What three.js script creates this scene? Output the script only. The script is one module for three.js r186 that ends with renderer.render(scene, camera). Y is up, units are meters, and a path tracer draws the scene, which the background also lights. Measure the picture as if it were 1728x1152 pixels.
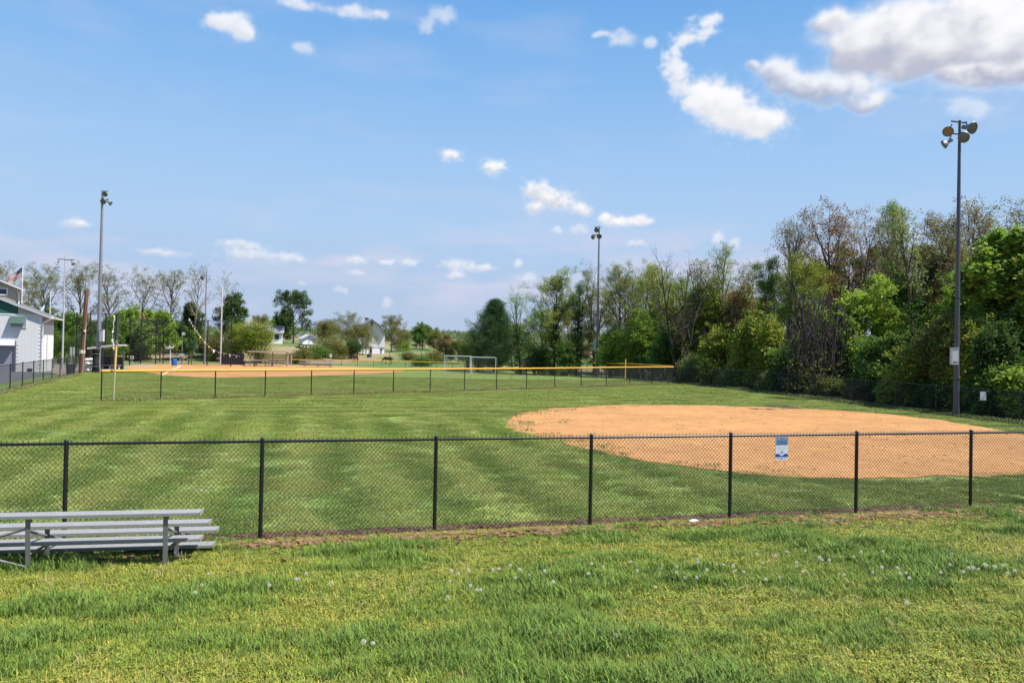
import * as THREE from 'three';
import { mergeGeometries } from 'three/addons/utils/BufferGeometryUtils.js';
import { ImprovedNoise } from 'three/addons/math/ImprovedNoise.js';
import { MarchingCubes } from 'three/addons/objects/MarchingCubes.js';

// ---------------------------------------------------------------- camera, sun, exposure
const scene = new THREE.Scene();
const EXPOSURE = 1.85;
const FOCAL = 1250, CX = 864, CY = 576, EYE = 3.4, PITCH = THREE.MathUtils.degToRad(0.64), ROLL = THREE.MathUtils.degToRad(1.1);
const camera = new THREE.PerspectiveCamera(2 * Math.atan(576 / FOCAL) * 180 / Math.PI, 1728 / 1152, 0.1, 3000);
camera.position.set(0, EYE, 0);
camera.rotation.order = 'YXZ';
camera.rotation.set(PITCH, 0, ROLL);
const renderer = new THREE.WebGLRenderer({ antialias: true });
renderer.setSize(1024, 682);
renderer.toneMapping = THREE.LinearToneMapping;
renderer.toneMappingExposure = EXPOSURE;
renderer.shadowMap.enabled = true;
const SUN = new THREE.Vector3(0.62, 1.0, 0.16).normalize();
const sun = new THREE.DirectionalLight(new THREE.Color(1, 0.955, 0.88), 4.7);
sun.position.copy(SUN).multiplyScalar(200);
sun.castShadow = true;
sun.shadow.mapSize.set(4096, 4096);
Object.assign(sun.shadow.camera, { left: -110, right: 110, top: 110, bottom: -110, near: 1, far: 500 });
sun.target.position.set(0, 0, -60);
sun.position.add(sun.target.position);
scene.add(sun, sun.target);

// ---------------------------------------------------------------- small helpers
function rng(seed) { let a = seed >>> 0; return () => { a = (a + 0x6D2B79F5) | 0; let t = Math.imul(a ^ (a >>> 15), 1 | a); t = (t + Math.imul(t ^ (t >>> 7), 61 | t)) ^ t; return ((t ^ (t >>> 14)) >>> 0) / 4294967296; }; }
const noiser = new ImprovedNoise();
const noise = (x, y, z = 0.37) => noiser.noise(x + 100.3, y + 57.7, z + 31.1);
function fbm(x, y, z = 0.37, oct = 4) { let s = 0, a = 0.5, f = 1; for (let i = 0; i < oct; i++) { s += a * noise(x * f, y * f, z * f + i * 7.1); a *= 0.5; f *= 2.03; } return s; }
const clamp = (x, a = 0, b = 1) => Math.min(b, Math.max(a, x));
const smooth = (a, b, x) => { const t = clamp((x - a) / (b - a)); return t * t * (3 - 2 * t); };
const lerp = (a, b, t) => a + (b - a) * t;
const V = (x, y, z) => new THREE.Vector3(x, y, z);
const lin = (r, g, b) => new THREE.Color().setRGB(r, g, b);
// picture coordinates of the photograph -> a sight line, used to survey where things stand
function sight(px, py) {
  const u = (px - CX) / FOCAL, v = -(py - CY) / FOCAL, c = Math.cos(ROLL), s = Math.sin(ROLL);
  const x = u * c - v * s, y = u * s + v * c, C = Math.cos(PITCH), S = Math.sin(PITCH);
  return V(x, y * C + S, y * S - C);
}
const onGround = (px, py, y = 0) => { const d = sight(px, py), t = (y - EYE) / d.y; return [d.x * t, d.z * t]; };
const atDepth = (px, py, D) => { const d = sight(px, py), t = D / -d.z; return V(d.x * t, EYE + d.y * t, -D); };
const used = new Map();
function numbered(name) { const n = used.get(name) || 0; used.set(name, n + 1); return n ? `${name}_${String(n).padStart(3, '0')}` : name; }
function tag(o, label, category, group, kind) { o.userData.label = label; o.userData.category = category; if (group) o.userData.group = group; if (kind) o.userData.kind = kind; return o; }
function thing(name, label, category, pos = [0, 0, 0], turn = 0, group) { const g = new THREE.Group(); g.name = numbered(name); g.position.set(...pos); g.rotation.y = turn; scene.add(g); return tag(g, label, category, group); }
function norm(g) { const n = g.index ? g.toNonIndexed() : g; for (const k of Object.keys(n.attributes)) if (!['position', 'normal', 'uv'].includes(k)) n.deleteAttribute(k); if (!n.attributes.uv) n.setAttribute('uv', new THREE.BufferAttribute(new Float32Array(n.attributes.position.count * 2), 2)); return n; }
const merge = (list) => list.length === 1 ? list[0] : mergeGeometries(list.map(norm));
function part(name, geos, mat, parent) { const m = new THREE.Mesh(Array.isArray(geos) ? merge(geos) : geos, mat); m.name = name; parent.add(m); return m; }
function whole(name, geos, mat, label, category, group, kind) { const m = new THREE.Mesh(Array.isArray(geos) ? merge(geos) : geos, mat); m.name = numbered(name); scene.add(m); return tag(m, label, category, group, kind); }
function copyOf(src, label, pos, turn, name) { const c = src.clone(); c.name = numbered(name || src.name.replace(/_\d{3}$/, '')); c.userData = { ...src.userData }; if (label) c.userData.label = label; if (pos) c.position.set(...pos); if (turn !== undefined) c.rotation.y = turn; scene.add(c); return c; }
const box = (w, h, d, x = 0, y = 0, z = 0, ry = 0, rz = 0, rx = 0) => { const g = new THREE.BoxGeometry(w, h, d); if (rx) g.rotateX(rx); if (rz) g.rotateZ(rz); if (ry) g.rotateY(ry); return g.translate(x, y, z); };
function rod(a, b, r0, r1 = r0, seg = 8, open = false) {
  const d = V(b[0] - a[0], b[1] - a[1], b[2] - a[2]), L = d.length(), g = new THREE.CylinderGeometry(r1, r0, L, seg, 1, open);
  g.translate(0, L / 2, 0).applyQuaternion(new THREE.Quaternion().setFromUnitVectors(V(0, 1, 0), d.normalize()));
  return g.translate(a[0], a[1], a[2]);
}
const prism = (pts, depth) => new THREE.ExtrudeGeometry(new THREE.Shape(pts.map(p => new THREE.Vector2(...p))), { depth, bevelEnabled: false });
const mat = (r, g, b, rough = 0.8, extra = {}) => new THREE.MeshStandardMaterial({ color: lin(r, g, b), roughness: rough, ...extra });

// ---------------------------------------------------------------- tiling noise textures
function tileNoise(seed) {
  const R = rng(seed), T = new Float32Array(65536).map(() => R());
  return (x, y, p) => { const xi = Math.floor(x), yi = Math.floor(y), fx = x - xi, fy = y - yi, h = (a, b) => T[((((b % p) + p) % p) * 251 + (((a % p) + p) % p) * 7 + seed * 13) & 65535], u = fx * fx * (3 - 2 * fx), v = fy * fy * (3 - 2 * fy); return lerp(lerp(h(xi, yi), h(xi + 1, yi), u), lerp(h(xi, yi + 1), h(xi + 1, yi + 1), u), v); };
}
function texture(size, fn, srgb = false) {
  const d = new Uint8Array(size * size * 4);
  for (let j = 0; j < size; j++) for (let i = 0; i < size; i++) { const c = fn(i / size, j / size), k = (j * size + i) * 4; for (let n = 0; n < 3; n++) d[k + n] = 255 * clamp(Array.isArray(c) ? c[n] : c); d[k + 3] = 255; }
  const t = new THREE.DataTexture(d, size, size); t.wrapS = t.wrapT = THREE.RepeatWrapping; t.magFilter = THREE.LinearFilter; t.minFilter = THREE.LinearMipmapLinearFilter; t.generateMipmaps = true; if (srgb) t.colorSpace = THREE.SRGBColorSpace; t.needsUpdate = true; return t;
}
const tn = tileNoise(3);
const grainFn = (u, v) => { let s = 0; for (const [p, a] of [[8, 0.12], [23, 0.16], [64, 0.26], [160, 0.46]]) s += a * tn(u * p, v * p, p); return s; };
const turfMap = texture(1024, (u, v) => { const g = grainFn(u, v), h = tn(u * 90 + 5, v * 90, 90), k = clamp(0.5 + (g - 0.5) * 1.9); return [k * (0.86 + 0.28 * h), k, k * (0.8 + 0.3 * h)]; });
const turfBump = texture(512, (u, v) => 0.5 * tn(u * 128, v * 128, 128) + 0.5 * tn(u * 256 + 9, v * 256, 256));
const sandMap = texture(1024, (u, v) => { const g = grainFn(u + 0.3, v), r = tn(u * 6, v * 200, 200), sp = tn(u * 150, v * 150, 150) > 0.9 ? -0.22 : 0; const k = 0.8 + (g - 0.5) * 0.85 + (tn(u * 5, v * 5, 5) - 0.5) * 0.16 + (r - 0.5) * 0.12 + sp; return [k, k * (0.985 + 0.02 * r), k * 0.985]; });
const sandBump = texture(512, (u, v) => 0.6 * tn(u * 60, v * 60, 60) + 0.4 * tn(u * 230, v * 230, 230));
const mottle = texture(512, (u, v) => 0.72 + 0.5 * (grainFn(u, v) - 0.5));
const barkMap = texture(256, (u, v) => 0.55 + 0.7 * (tn(u * 18, v * 5, 90) * 0.6 + tn(u * 60, v * 20, 60) * 0.4 - 0.4));

// ---------------------------------------------------------------- sky: air and clouds
{
  const W = 4096, H = 2048, data = new Float32Array(W * H * 4);
  const S = (c) => c.map(v => { v /= 255; return v <= 0.04045 ? v / 12.92 : ((v + 0.055) / 1.055) ** 2.4; });
  const stops = [[-90, S([178, 195, 222])], [0, S([188, 203, 229])], [4, S([181, 202, 231])], [9, S([176, 207, 242])], [14, S([162, 201, 243])], [20, S([138, 187, 239])], [26, S([112, 171, 233])], [45, S([84, 143, 214])], [90, S([66, 118, 192])]];
  const grad = (el) => { let i = 0; while (i < stops.length - 2 && stops[i + 1][0] < el) i++; const [a, ca] = stops[i], [b, cb] = stops[i + 1], t = clamp((el - a) / (b - a)); return [0, 1, 2].map(k => lerp(ca[k], cb[k], t)); };
  const deg = 180 / Math.PI;
  for (let j = 0; j < H; j++) {
    const el = ((j + 0.5) / H - 0.5) * 180, g = grad(el);
    for (let i = 0; i < W; i++) {
      const k = (j * W + i) * 4; let c0 = g[0] / EXPOSURE, c1 = g[1] / EXPOSURE, c2 = g[2] / EXPOSURE;
      if (el > 0 && el < 34) {           // thin streaks of high cloud
        const az = ((i + 0.5) / W - 0.25) * 360, ca = Math.cos(az / deg), sa = Math.sin(az / deg);
        const n = fbm(ca * 6, el * 0.42 + sa * 0.6, sa * 6, 4), m = fbm(ca * 2.2 + 9, el * 0.12, sa * 2.2, 3);
        const low = Math.exp(-(((el - 5.6) / 2.9) ** 2));
        const a = clamp((n * 1.7 + m * 1.4 + 0.06 + 0.30 * low) * (0.22 + 1.2 * low), 0, 0.75) * smooth(0, 1.5, el) * (1 - smooth(22, 34, el));
        c0 = lerp(c0, 0.66 / EXPOSURE, a); c1 = lerp(c1, 0.68 / EXPOSURE, a); c2 = lerp(c2, 0.84 / EXPOSURE, a);
      }
      data[k] = c0; data[k + 1] = c1; data[k + 2] = c2; data[k + 3] = 1;
    }
  }
  // one cloud: puffs given as [azimuth, elevation, half width, half height] in degrees
  function cloud(puffs, { dens = 1, grey = 0.35, seed = 0, rag = 1, scale = 1 } = {}) {
    rag *= 0.72;
    let a0 = 1e9, a1 = -1e9, e0 = 1e9, e1 = -1e9;
    for (const [a, e, w, h] of puffs) { a0 = Math.min(a0, a - w * 1.7); a1 = Math.max(a1, a + w * 1.7); e0 = Math.min(e0, e - h * 1.7); e1 = Math.max(e1, e + h * 1.7); }
    const field = (a, e) => { // [density, how high in its puffs]
      const wx = noise(a * 0.9 / scale, e * 0.9 / scale, seed + 3) * 0.6 * scale * rag, wy = noise(a * 0.9 / scale + 40, e * 0.9 / scale, seed + 5) * 0.42 * scale * rag;
      let d = 0, up = 0; for (const [pa, pe, w, h] of puffs) { const x = (a + wx - pa) / w, y = (e + wy - pe) / h, g = Math.exp(-(x * x + y * y) * 1.5) * 1.15; d += g * 1.1; up += g * 1.1 * (y * 0.9 + x * 0.25); }
      if (d < 0.02) return null;
      const big = fbm(a * 0.75 / scale, e * 1.0 / scale, seed, 3), fine = fbm(a * 2.2 / scale, e * 2.9 / scale, seed + 9, 5);
      return [Math.min(d, 1.4) - 0.40 + (big * 0.95 + fine * 0.5) * rag, up / d + big * 0.8 + fine * 0.28];
    };
    const i0 = Math.floor((a0 / 360 + 0.25) * W), i1 = Math.ceil((a1 / 360 + 0.25) * W), j0 = Math.max(H / 2, Math.floor((e0 / 180 + 0.5) * H)), j1 = Math.min(H - 1, Math.ceil((e1 / 180 + 0.5) * H));
    for (let j = j0; j <= j1; j++) for (let i = i0; i <= i1; i++) {
      const az = ((i + 0.5) / W - 0.25) * 360, el = ((j + 0.5) / H - 0.5) * 180, f = field(az, el);
      if (!f || f[0] <= -0.25) continue;
      const d = f[0], base = smooth(0.5, -0.6, f[1]), white = 1 - grey * base * smooth(0, 0.5, d);
      const al = clamp((0.34 * smooth(-0.25, 0.7, d) + 0.66 * smooth(-0.04, 0.95, d)) * dens), k = ((j * W) + ((i % W) + W) % W) * 4;
      data[k] = lerp(data[k], 0.98 / EXPOSURE * white * (1 - 0.08 * grey * base), al); data[k + 1] = lerp(data[k + 1], 0.98 / EXPOSURE * white, al); data[k + 2] = lerp(data[k + 2], 1.0 / EXPOSURE * (1 - (1 - white) * 0.78), al);
    }
  }
  const P = (list) => list.map(([px, py, w, h]) => { const d = sight(px, py).normalize(); return [Math.atan2(d.x, -d.z) * deg, Math.asin(d.y) * deg, w / FOCAL * deg * 0.9, h / FOCAL * deg * 0.95]; });
  cloud(P([[1500, 50, 100, 46], [1600, 35, 95, 58], [1690, 50, 100, 70], [1440, 85, 70, 38], [1650, 92, 110, 36], [1540, 92, 100, 34], [1790, 80, 90, 66], [1400, 30, 30, 22]]), { grey: 0.46, seed: 1, scale: 1.9 });
  cloud(P([[1720, 125, 110, 22], [1620, 120, 60, 14]]), { grey: 0.6, seed: 2, dens: 0.75, rag: 0.6 });
  cloud(P([[1410, 150, 90, 30], [1345, 140, 50, 30], [1470, 175, 48, 14], [1310, 120, 36, 26], [1270, 110, 18, 14]]), { grey: 0.5, seed: 3, scale: 1.5, dens: 0.85 });
  cloud(P([[1450, 140, 18, 24], [1478, 165, 22, 14]]), { grey: 0.05, seed: 4, dens: 0.8 });
  cloud(P([[1250, 195, 66, 38], [1295, 210, 46, 28], [1215, 170, 46, 40], [1180, 160, 30, 30]]), { grey: 0.16, seed: 5, scale: 1.0, rag: 1.1 });
  cloud(P([[1150, 140, 26, 34], [1135, 105, 24, 30], [1194, 44, 28, 20], [1160, 66, 34, 18], [1180, 175, 30, 26]]), { grey: 0.12, seed: 55, scale: 0.8, rag: 1.5, dens: 0.85 });
  cloud(P([[1050, 64, 34, 16], [1010, 58, 24, 8], [1100, 72, 16, 12]]), { grey: 0.1, seed: 6, dens: 0.6, scale: 0.8 });
  cloud(P([[405, 40, 36, 22], [365, 35, 32, 16], [415, 60, 22, 14]]), { grey: 0.14, seed: 7, scale: 0.8, dens: 0.85 });
  cloud(P([[500, 6, 46, 11], [590, 18, 44, 14], [640, 24, 24, 10]]), { grey: 0.12, seed: 8, dens: 0.7, scale: 0.8 });
  cloud(P([[748, 25, 32, 20], [718, 45, 16, 16], [510, 82, 26, 14]]), { grey: 0.1, seed: 9, dens: 0.5, scale: 0.9 });
  cloud(P([[760, 262, 27, 15]]), { grey: 0.2, seed: 10, scale: 0.5 }); cloud(P([[832, 281, 34, 18]]), { grey: 0.25, seed: 11, scale: 0.5 });
  cloud(P([[905, 320, 34, 22], [945, 338, 44, 24], [985, 356, 22, 14], [900, 352, 22, 12]]), { grey: 0.28, seed: 12, scale: 0.6 });
  cloud(P([[1045, 374, 36, 14], [1085, 372, 22, 14], [1020, 368, 16, 12]]), { grey: 0.22, seed: 13, scale: 0.5 });
  cloud(P([[978, 386, 24, 12], [940, 388, 14, 8], [1075, 410, 26, 8]]), { grey: 0.2, seed: 14, dens: 0.55, scale: 0.5 });
  cloud(P([[126, 377, 30, 10]]), { grey: 0.3, seed: 15, dens: 0.9, scale: 0.5 });
  cloud(P([[1212, 402, 14, 16], [1240, 410, 14, 12]]), { grey: 0.1, seed: 16, dens: 0.6, scale: 0.5 });
  cloud(P([[1620, 178, 34, 18], [1655, 185, 20, 14]]), { grey: 0.08, seed: 17, dens: 0.45, scale: 0.8 });
  cloud(P([[430, 432, 70, 16], [500, 436, 30, 10], [400, 412, 50, 10], [270, 426, 50, 9]]), { grey: 0.3, seed: 18, dens: 0.6, scale: 0.6 });
  cloud(P([[600, 438, 26, 9], [690, 442, 24, 9], [650, 442, 18, 7]]), { grey: 0.2, seed: 19, dens: 0.65, scale: 0.5 });
  cloud(P([[770, 446, 38, 14], [815, 452, 30, 10], [770, 464, 24, 8]]), { grey: 0.2, seed: 20, dens: 0.7, scale: 0.5 });
  cloud(P([[875, 444, 14, 10], [890, 468, 22, 10]]), { grey: 0.15, seed: 21, dens: 0.6, scale: 0.5 });
  cloud(P([[574, 489, 18, 9], [654, 510, 14, 12], [600, 460, 26, 7], [510, 478, 14, 6]]), { grey: 0.15, seed: 22, dens: 0.45, scale: 0.5 });
  // the same kind of fair weather clouds all round
  const R = rng(77);
  for (let n = 0; n < 80; n++) {
    const az = 48 + R() * 264, el = 4 + 52 * R() ** 1.5, s = (0.35 + 1.1 * R()) * (0.5 + el / 34), ps = [];
    for (let q = 0; q < 5; q++) ps.push([az + (R() - 0.5) * 7 * s, el + (R() - 0.4) * 2 * s, (1.4 + 1.6 * R()) * s, (0.7 + 0.8 * R()) * s]);
    cloud(ps, { grey: 0.15 + 0.4 * R(), seed: 30 + n, dens: 0.55 + 0.45 * R(), scale: 0.5 + 0.7 * s });
  }
  const sky = new THREE.DataTexture(data, W, H, THREE.RGBAFormat, THREE.FloatType);
  sky.mapping = THREE.EquirectangularReflectionMapping; sky.magFilter = sky.minFilter = THREE.LinearFilter; sky.needsUpdate = true;
  scene.background = sky; scene.environment = sky;
}

// ---------------------------------------------------------------- terrain
const FENCE0 = [-4.30, -12.87], FENCE_STEP = [2.94, -0.77];           // the near fence: a post every step
const bank = (x, z) => (x - FENCE0[0]) * 0.253 + (z - FENCE0[1]) * 0.967;   // metres in front of the near fence
const lotEdge = (x, z) => (-31.4 - 0.4 * (-z - 44)) - x;              // metres beyond the left fence
const rightEdge = (D) => D > 75 ? 16.4 - (D - 75) * 0.2 : D > 50 ? lerp(23.4, 16.4, (D - 50) / 25) : lerp(26.2, 23.4, (D - 38) / 12);   // x of the fence before the woods
function terr(x, z) {
  const D = -z, s = bank(x, z);
  let y = 0;
  if (s > 0) { const q = Math.min(s, 26); y += 0.13 * q - 0.12 * (1 - Math.exp(-q)) - 0.0004 * q * q; y += 0.05 * noise(x * 0.35, z * 0.35) * smooth(0.5, 4, s); }
  y += (0.0065 * (clamp(D, 20, 60) - 20) + 0.12 * smooth(0, 14, x) * smooth(45, 66, D)) * (1 - smooth(76, 108, D));
  y += -0.22 * smooth(0, 2, lotEdge(x, z)) * (1 - smooth(96, 120, D)) * smooth(20, 30, D);
  if (D > 136) { y += 0.032 * (Math.min(D, 420) - 136); y += 2.5 * smooth(-36, -50, x) * smooth(140, 162, D) * (1 - smooth(230, 330, D)); }
  if (D > 60) y += 0.12 * noise(x * 0.05, z * 0.05) * smooth(110, 150, D);
  return y;
}
const P3 = (px, py, D) => { const p = atDepth(px, py, D); return [p.x, terr(p.x, -D), -D]; };     // a spot on the ground
const heightTo = (px, py, D) => { const p = atDepth(px, py, D); return p.y - terr(p.x, -D); };    // how tall a thing is that ends there
const inside = (poly, x, z) => { let c = false; for (let i = 0, j = poly.length - 1; i < poly.length; j = i++) { const [xi, zi] = poly[i], [xj, zj] = poly[j]; if ((zi > z) !== (zj > z) && x < (xj - xi) * (z - zi) / (zj - zi) + xi) c = !c; } return c; };
function rounded(poly, times = 3) { for (let t = 0; t < times; t++) { const o = []; for (let i = 0; i < poly.length; i++) { const [a, b] = poly[i], [c, d] = poly[(i + 1) % poly.length]; o.push([a * 0.75 + c * 0.25, b * 0.75 + d * 0.25], [a * 0.25 + c * 0.75, b * 0.25 + d * 0.75]); } poly = o; } return poly; }
const surveyed = (list) => list.map(([px, py]) => { let y = 0, p; for (let i = 0; i < 12; i++) { p = onGround(px, py, y); y = terr(p[0], p[1]) + 0.02; } return p; });
const nearDirt = rounded(surveyed([[852, 706], [880, 695], [930, 688], [1010, 683.5], [1110, 682.5], [1230, 685], [1340, 688.5], [1440, 693], [1530, 701], [1610, 712], [1690, 725], [1790, 745], [1840, 765], [1800, 790], [1728, 799], [1620, 804], [1500, 808], [1410, 808], [1300, 801], [1200, 792], [1110, 781], [1035, 768], [960, 748], [890, 730], [858, 718]]));
const farDirt = rounded(surveyed([[206, 620], [235, 628], [290, 634], [350, 637], [470, 636], [560, 633.5], [620, 631], [664, 628.5], [688, 626], [650, 621.5], [570, 618], [490, 616], [390, 614.5], [300, 614], [240, 615.5]]));
const edgeNoise = (x, z) => fbm(x * 0.7, z * 0.7, 5.5, 4);
// how green, how strawy the mown field is: mower lanes with bent-blade sheen painted in, patches, clippings
function fieldTone(x, z) {
  const s = bank(x, z), along = (x - FENCE0[0]) * 0.967 - (z - FENCE0[1]) * 0.253, D = -z;
  const wob = fbm(x * 0.12, z * 0.12, 2.2, 3);
  const lanes = Math.tanh(2.2 * Math.sin((along + wob * 0.2) * Math.PI * 2 / 2.15)), cross = Math.sin((s + wob * 1.2) * Math.PI * 2 / 2.4);
  const fine = fbm(x * 2.2, z * 2.2, 3.7, 3); const k = smooth(31, 40, D + x * 0.1 + wob * 6) , l = lerp(lanes * (1 - smooth(2, 9, x)), cross, k);
  const dry = fbm(x * 0.5, z * 0.5, 8.1, 4);
  return { lane: l, dry: clamp(0.33 + fine * 0.6 + dry * 0.6 + 0.15 * l * clamp(0.75 + wob * 2)), patch: fbm(x * 0.16 + 30, z * 0.16, 1.7, 4) };
}
const mixc = (a, b, t) => [lerp(a[0], b[0], t), lerp(a[1], b[1], t), lerp(a[2], b[2], t)];
const GREEN = [0.130, 0.196, 0.022], DEEP = [0.080, 0.145, 0.017], STRAW = [0.27, 0.24, 0.075];
function fieldColour(x, z) {
  const t = fieldTone(x, z);
  let c = mixc(DEEP, GREEN, clamp(0.6 + t.patch * 1.0 + t.lane * 0.11));  // lane term puts the sheen of leaning blades into the green
  c = mixc(c, STRAW, clamp(t.dry * 0.62 - 0.04));
  return c;
}
function groundColour(x, z) {
  const D = -z, s = bank(x, z), n = fbm(x * 0.2, z * 0.2, 3.3, 4);
  if (s > -0.15) { const y = clamp(0.5 + fbm(x * 0.5, z * 0.5, 9.2, 4) * 1.6); let c = mixc([0.050, 0.062, 0.016], [0.105, 0.092, 0.032], y); return mixc(c, [0.075, 0.048, 0.026], smooth(0.45, 0.0, s + n) * 0.8); }
  let c = fieldColour(x, z);
  const w = smooth(-1.5, 1.5, x - rightEdge(D) + n * 2) * (D > 25 ? 1 : 0);
  c = mixc(c, mixc([0.075, 0.062, 0.03], [0.06, 0.085, 0.025], clamp(0.5 + n)), w);
  if (D > 118) {
    const far = smooth(118, 135, D), m = fbm(x * 0.06, z * 0.045, 4.4, 4);
    let f = mixc([0.085, 0.14, 0.028], [0.24, 0.19, 0.10], smooth(-0.02, 0.22, m + 0.12 * smooth(-20, -45, x)));
    c = mixc(c, f, far);
  }
  return c;
}
const turf = new THREE.MeshStandardMaterial({ vertexColors: true, map: turfMap, bumpMap: turfBump, bumpScale: 0.02, roughness: 0.95, color: lin(1.75, 1.75, 1.75) });
{
  const line = (parts) => { const o = []; for (const [a, b, n] of parts) for (let i = 0; i < n; i++) o.push(a + (b - a) * i / n); o.push(parts[parts.length - 1][1]); return o; };
  const xs = line([[-900, -130, 22], [-130, -46, 56], [-46, 32, 212], [32, 120, 44], [120, 900, 20]]), zs = line([[40, 4, 12], [4, -62, 186], [-62, -140, 110], [-140, -260, 60], [-260, -1500, 40]]);
  const n = xs.length, pos = [], uv = [], col = [], idx = [];
  for (const z of zs) for (const x of xs) { pos.push(x, terr(x, z), z); uv.push(x / 3.1, z / 3.1); col.push(...groundColour(x, z)); }
  for (let j = 0; j < zs.length - 1; j++) for (let i = 0; i < n - 1; i++) { const a = j * n + i; idx.push(a, a + 1, a + n, a + 1, a + n + 1, a + n); }
  const g = new THREE.BufferGeometry(); g.setAttribute('position', new THREE.Float32BufferAttribute(pos, 3)); g.setAttribute('uv', new THREE.Float32BufferAttribute(uv, 2)); g.setAttribute('color', new THREE.Float32BufferAttribute(col, 3)); g.setIndex(idx); g.computeVertexNormals();
  whole('ground', g, turf, 'mown grass ground rolling from the near bank out to far pasture', 'ground', null, 'structure');
}
// a sheet that follows the ground: rings from the middle of an outline
function sheet(poly, lift, rings, rag, uvScale) {
  let cx = 0, cz = 0; for (const [x, z] of poly) { cx += x / poly.length; cz += z / poly.length; }
  const pos = [], uv = [], idx = [], col = [], n = poly.length;
  for (let r = 0; r <= rings; r++) for (let i = 0; i < n; i++) {
    let [x, z] = poly[i], t = r / rings; const L = Math.hypot(x - cx, z - cz), w = 1 + rag * edgeNoise(x, z) / L * t; x = cx + (x - cx) * t * w; z = cz + (z - cz) * t * w;
    pos.push(x, terr(x, z) + lift, z); uv.push(x * uvScale, z * uvScale);
    const k = 1 + 0.30 * fbm(x * 0.22, z * 0.5, 6.6, 4) + 0.22 * fbm(x * 1.3, z * 1.3, 1.6, 3); col.push(k, k * (0.97 + 0.06 * k), k * (0.9 + 0.12 * k));
  }
  for (let r = 0; r < rings; r++) for (let i = 0; i < n; i++) { const a = r * n + i, b = r * n + (i + 1) % n; idx.push(a, b, a + n, b, b + n, a + n); }
  const g = new THREE.BufferGeometry(); g.setAttribute('position', new THREE.Float32BufferAttribute(pos, 3)); g.setAttribute('uv', new THREE.Float32BufferAttribute(uv, 2)); g.setAttribute('color', new THREE.Float32BufferAttribute(col, 3)); g.setIndex(idx); g.computeVertexNormals();
  if (g.attributes.normal.getY(n * 2) < 0) { g.setIndex(idx.reverse()); g.computeVertexNormals(); }
  return g;
}
const clay = new THREE.MeshStandardMaterial({ vertexColors: true, color: lin(0.50, 0.240, 0.080), map: sandMap, bumpMap: sandBump, bumpScale: 0.03, roughness: 0.95 });
whole('infield_dirt', sheet(rounded(nearDirt, 1), 0.02, 70, 0.9, 0.35), clay, 'orange clay infield of the near ball diamond behind the black fence', 'infield', null, 'structure');
whole('infield_dirt', sheet(farDirt, 0.03, 30, 0.6, 0.3), clay, 'pale orange clay infield of the far diamond beyond the yellow capped fence', 'infield', null, 'structure');
{ // chalk foul line and two worn dark mats
  const a = onGround(274, 634.5, 0.2), b = onGround(304, 616.5, 0.1), L = Math.hypot(b[0] - a[0], b[1] - a[1]), pos = [];
  const nx = (b[1] - a[1]) / L * 0.12, nz = -(b[0] - a[0]) / L * 0.12, N = 30;
  for (let i = 0; i < N; i++) { const p = [i, i + 1].map(k => [lerp(a[0], b[0], k / N), lerp(a[1], b[1], k / N)]), q = (s, k) => [p[k][0] + s * nx, terr(p[k][0], p[k][1]) + 0.045, p[k][1] + s * nz]; pos.push(...q(-1, 0), ...q(1, 0), ...q(1, 1), ...q(-1, 0), ...q(1, 1), ...q(-1, 1)); }
  const g = new THREE.BufferGeometry(); g.setAttribute('position', new THREE.Float32BufferAttribute(pos, 3)); g.computeVertexNormals();
  whole('foul_line', g, mat(0.5, 0.46, 0.4, 0.9, { side: THREE.DoubleSide }), 'white chalk foul line across the far clay infield', 'marking', null, 'structure');
  const rub = mat(0.045, 0.036, 0.032, 0.85);
  for (const [px, py, w, d, turn, label] of [[1311, 687, 1.5, 1.0, 0.3, 'dark ground mat at the far edge of the near infield, left of two'], [1336, 690.5, 1.1, 0.8, -0.2, 'dark ground mat at the far edge of the near infield, right of two']]) {
    const [x, z] = onGround(px, py, 0.1), s = new THREE.Shape(); for (let i = 0; i < 28; i++) { const t = i / 28 * 6.283, r = 1 + 0.22 * noise(Math.cos(t) * 1.4 + px, Math.sin(t) * 1.4); s[i ? 'lineTo' : 'moveTo'](Math.cos(t) * w / 2 * r, Math.sin(t) * d / 2 * r); }
    const m = whole('ground_mat', new THREE.ExtrudeGeometry(s, { depth: 0.03, bevelEnabled: false }).rotateX(-Math.PI / 2), rub, label, 'mat', 'mats on the near infield'); m.position.set(x, terr(x, z) + 0.022, z); m.rotation.y = turn;
  }
}
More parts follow.
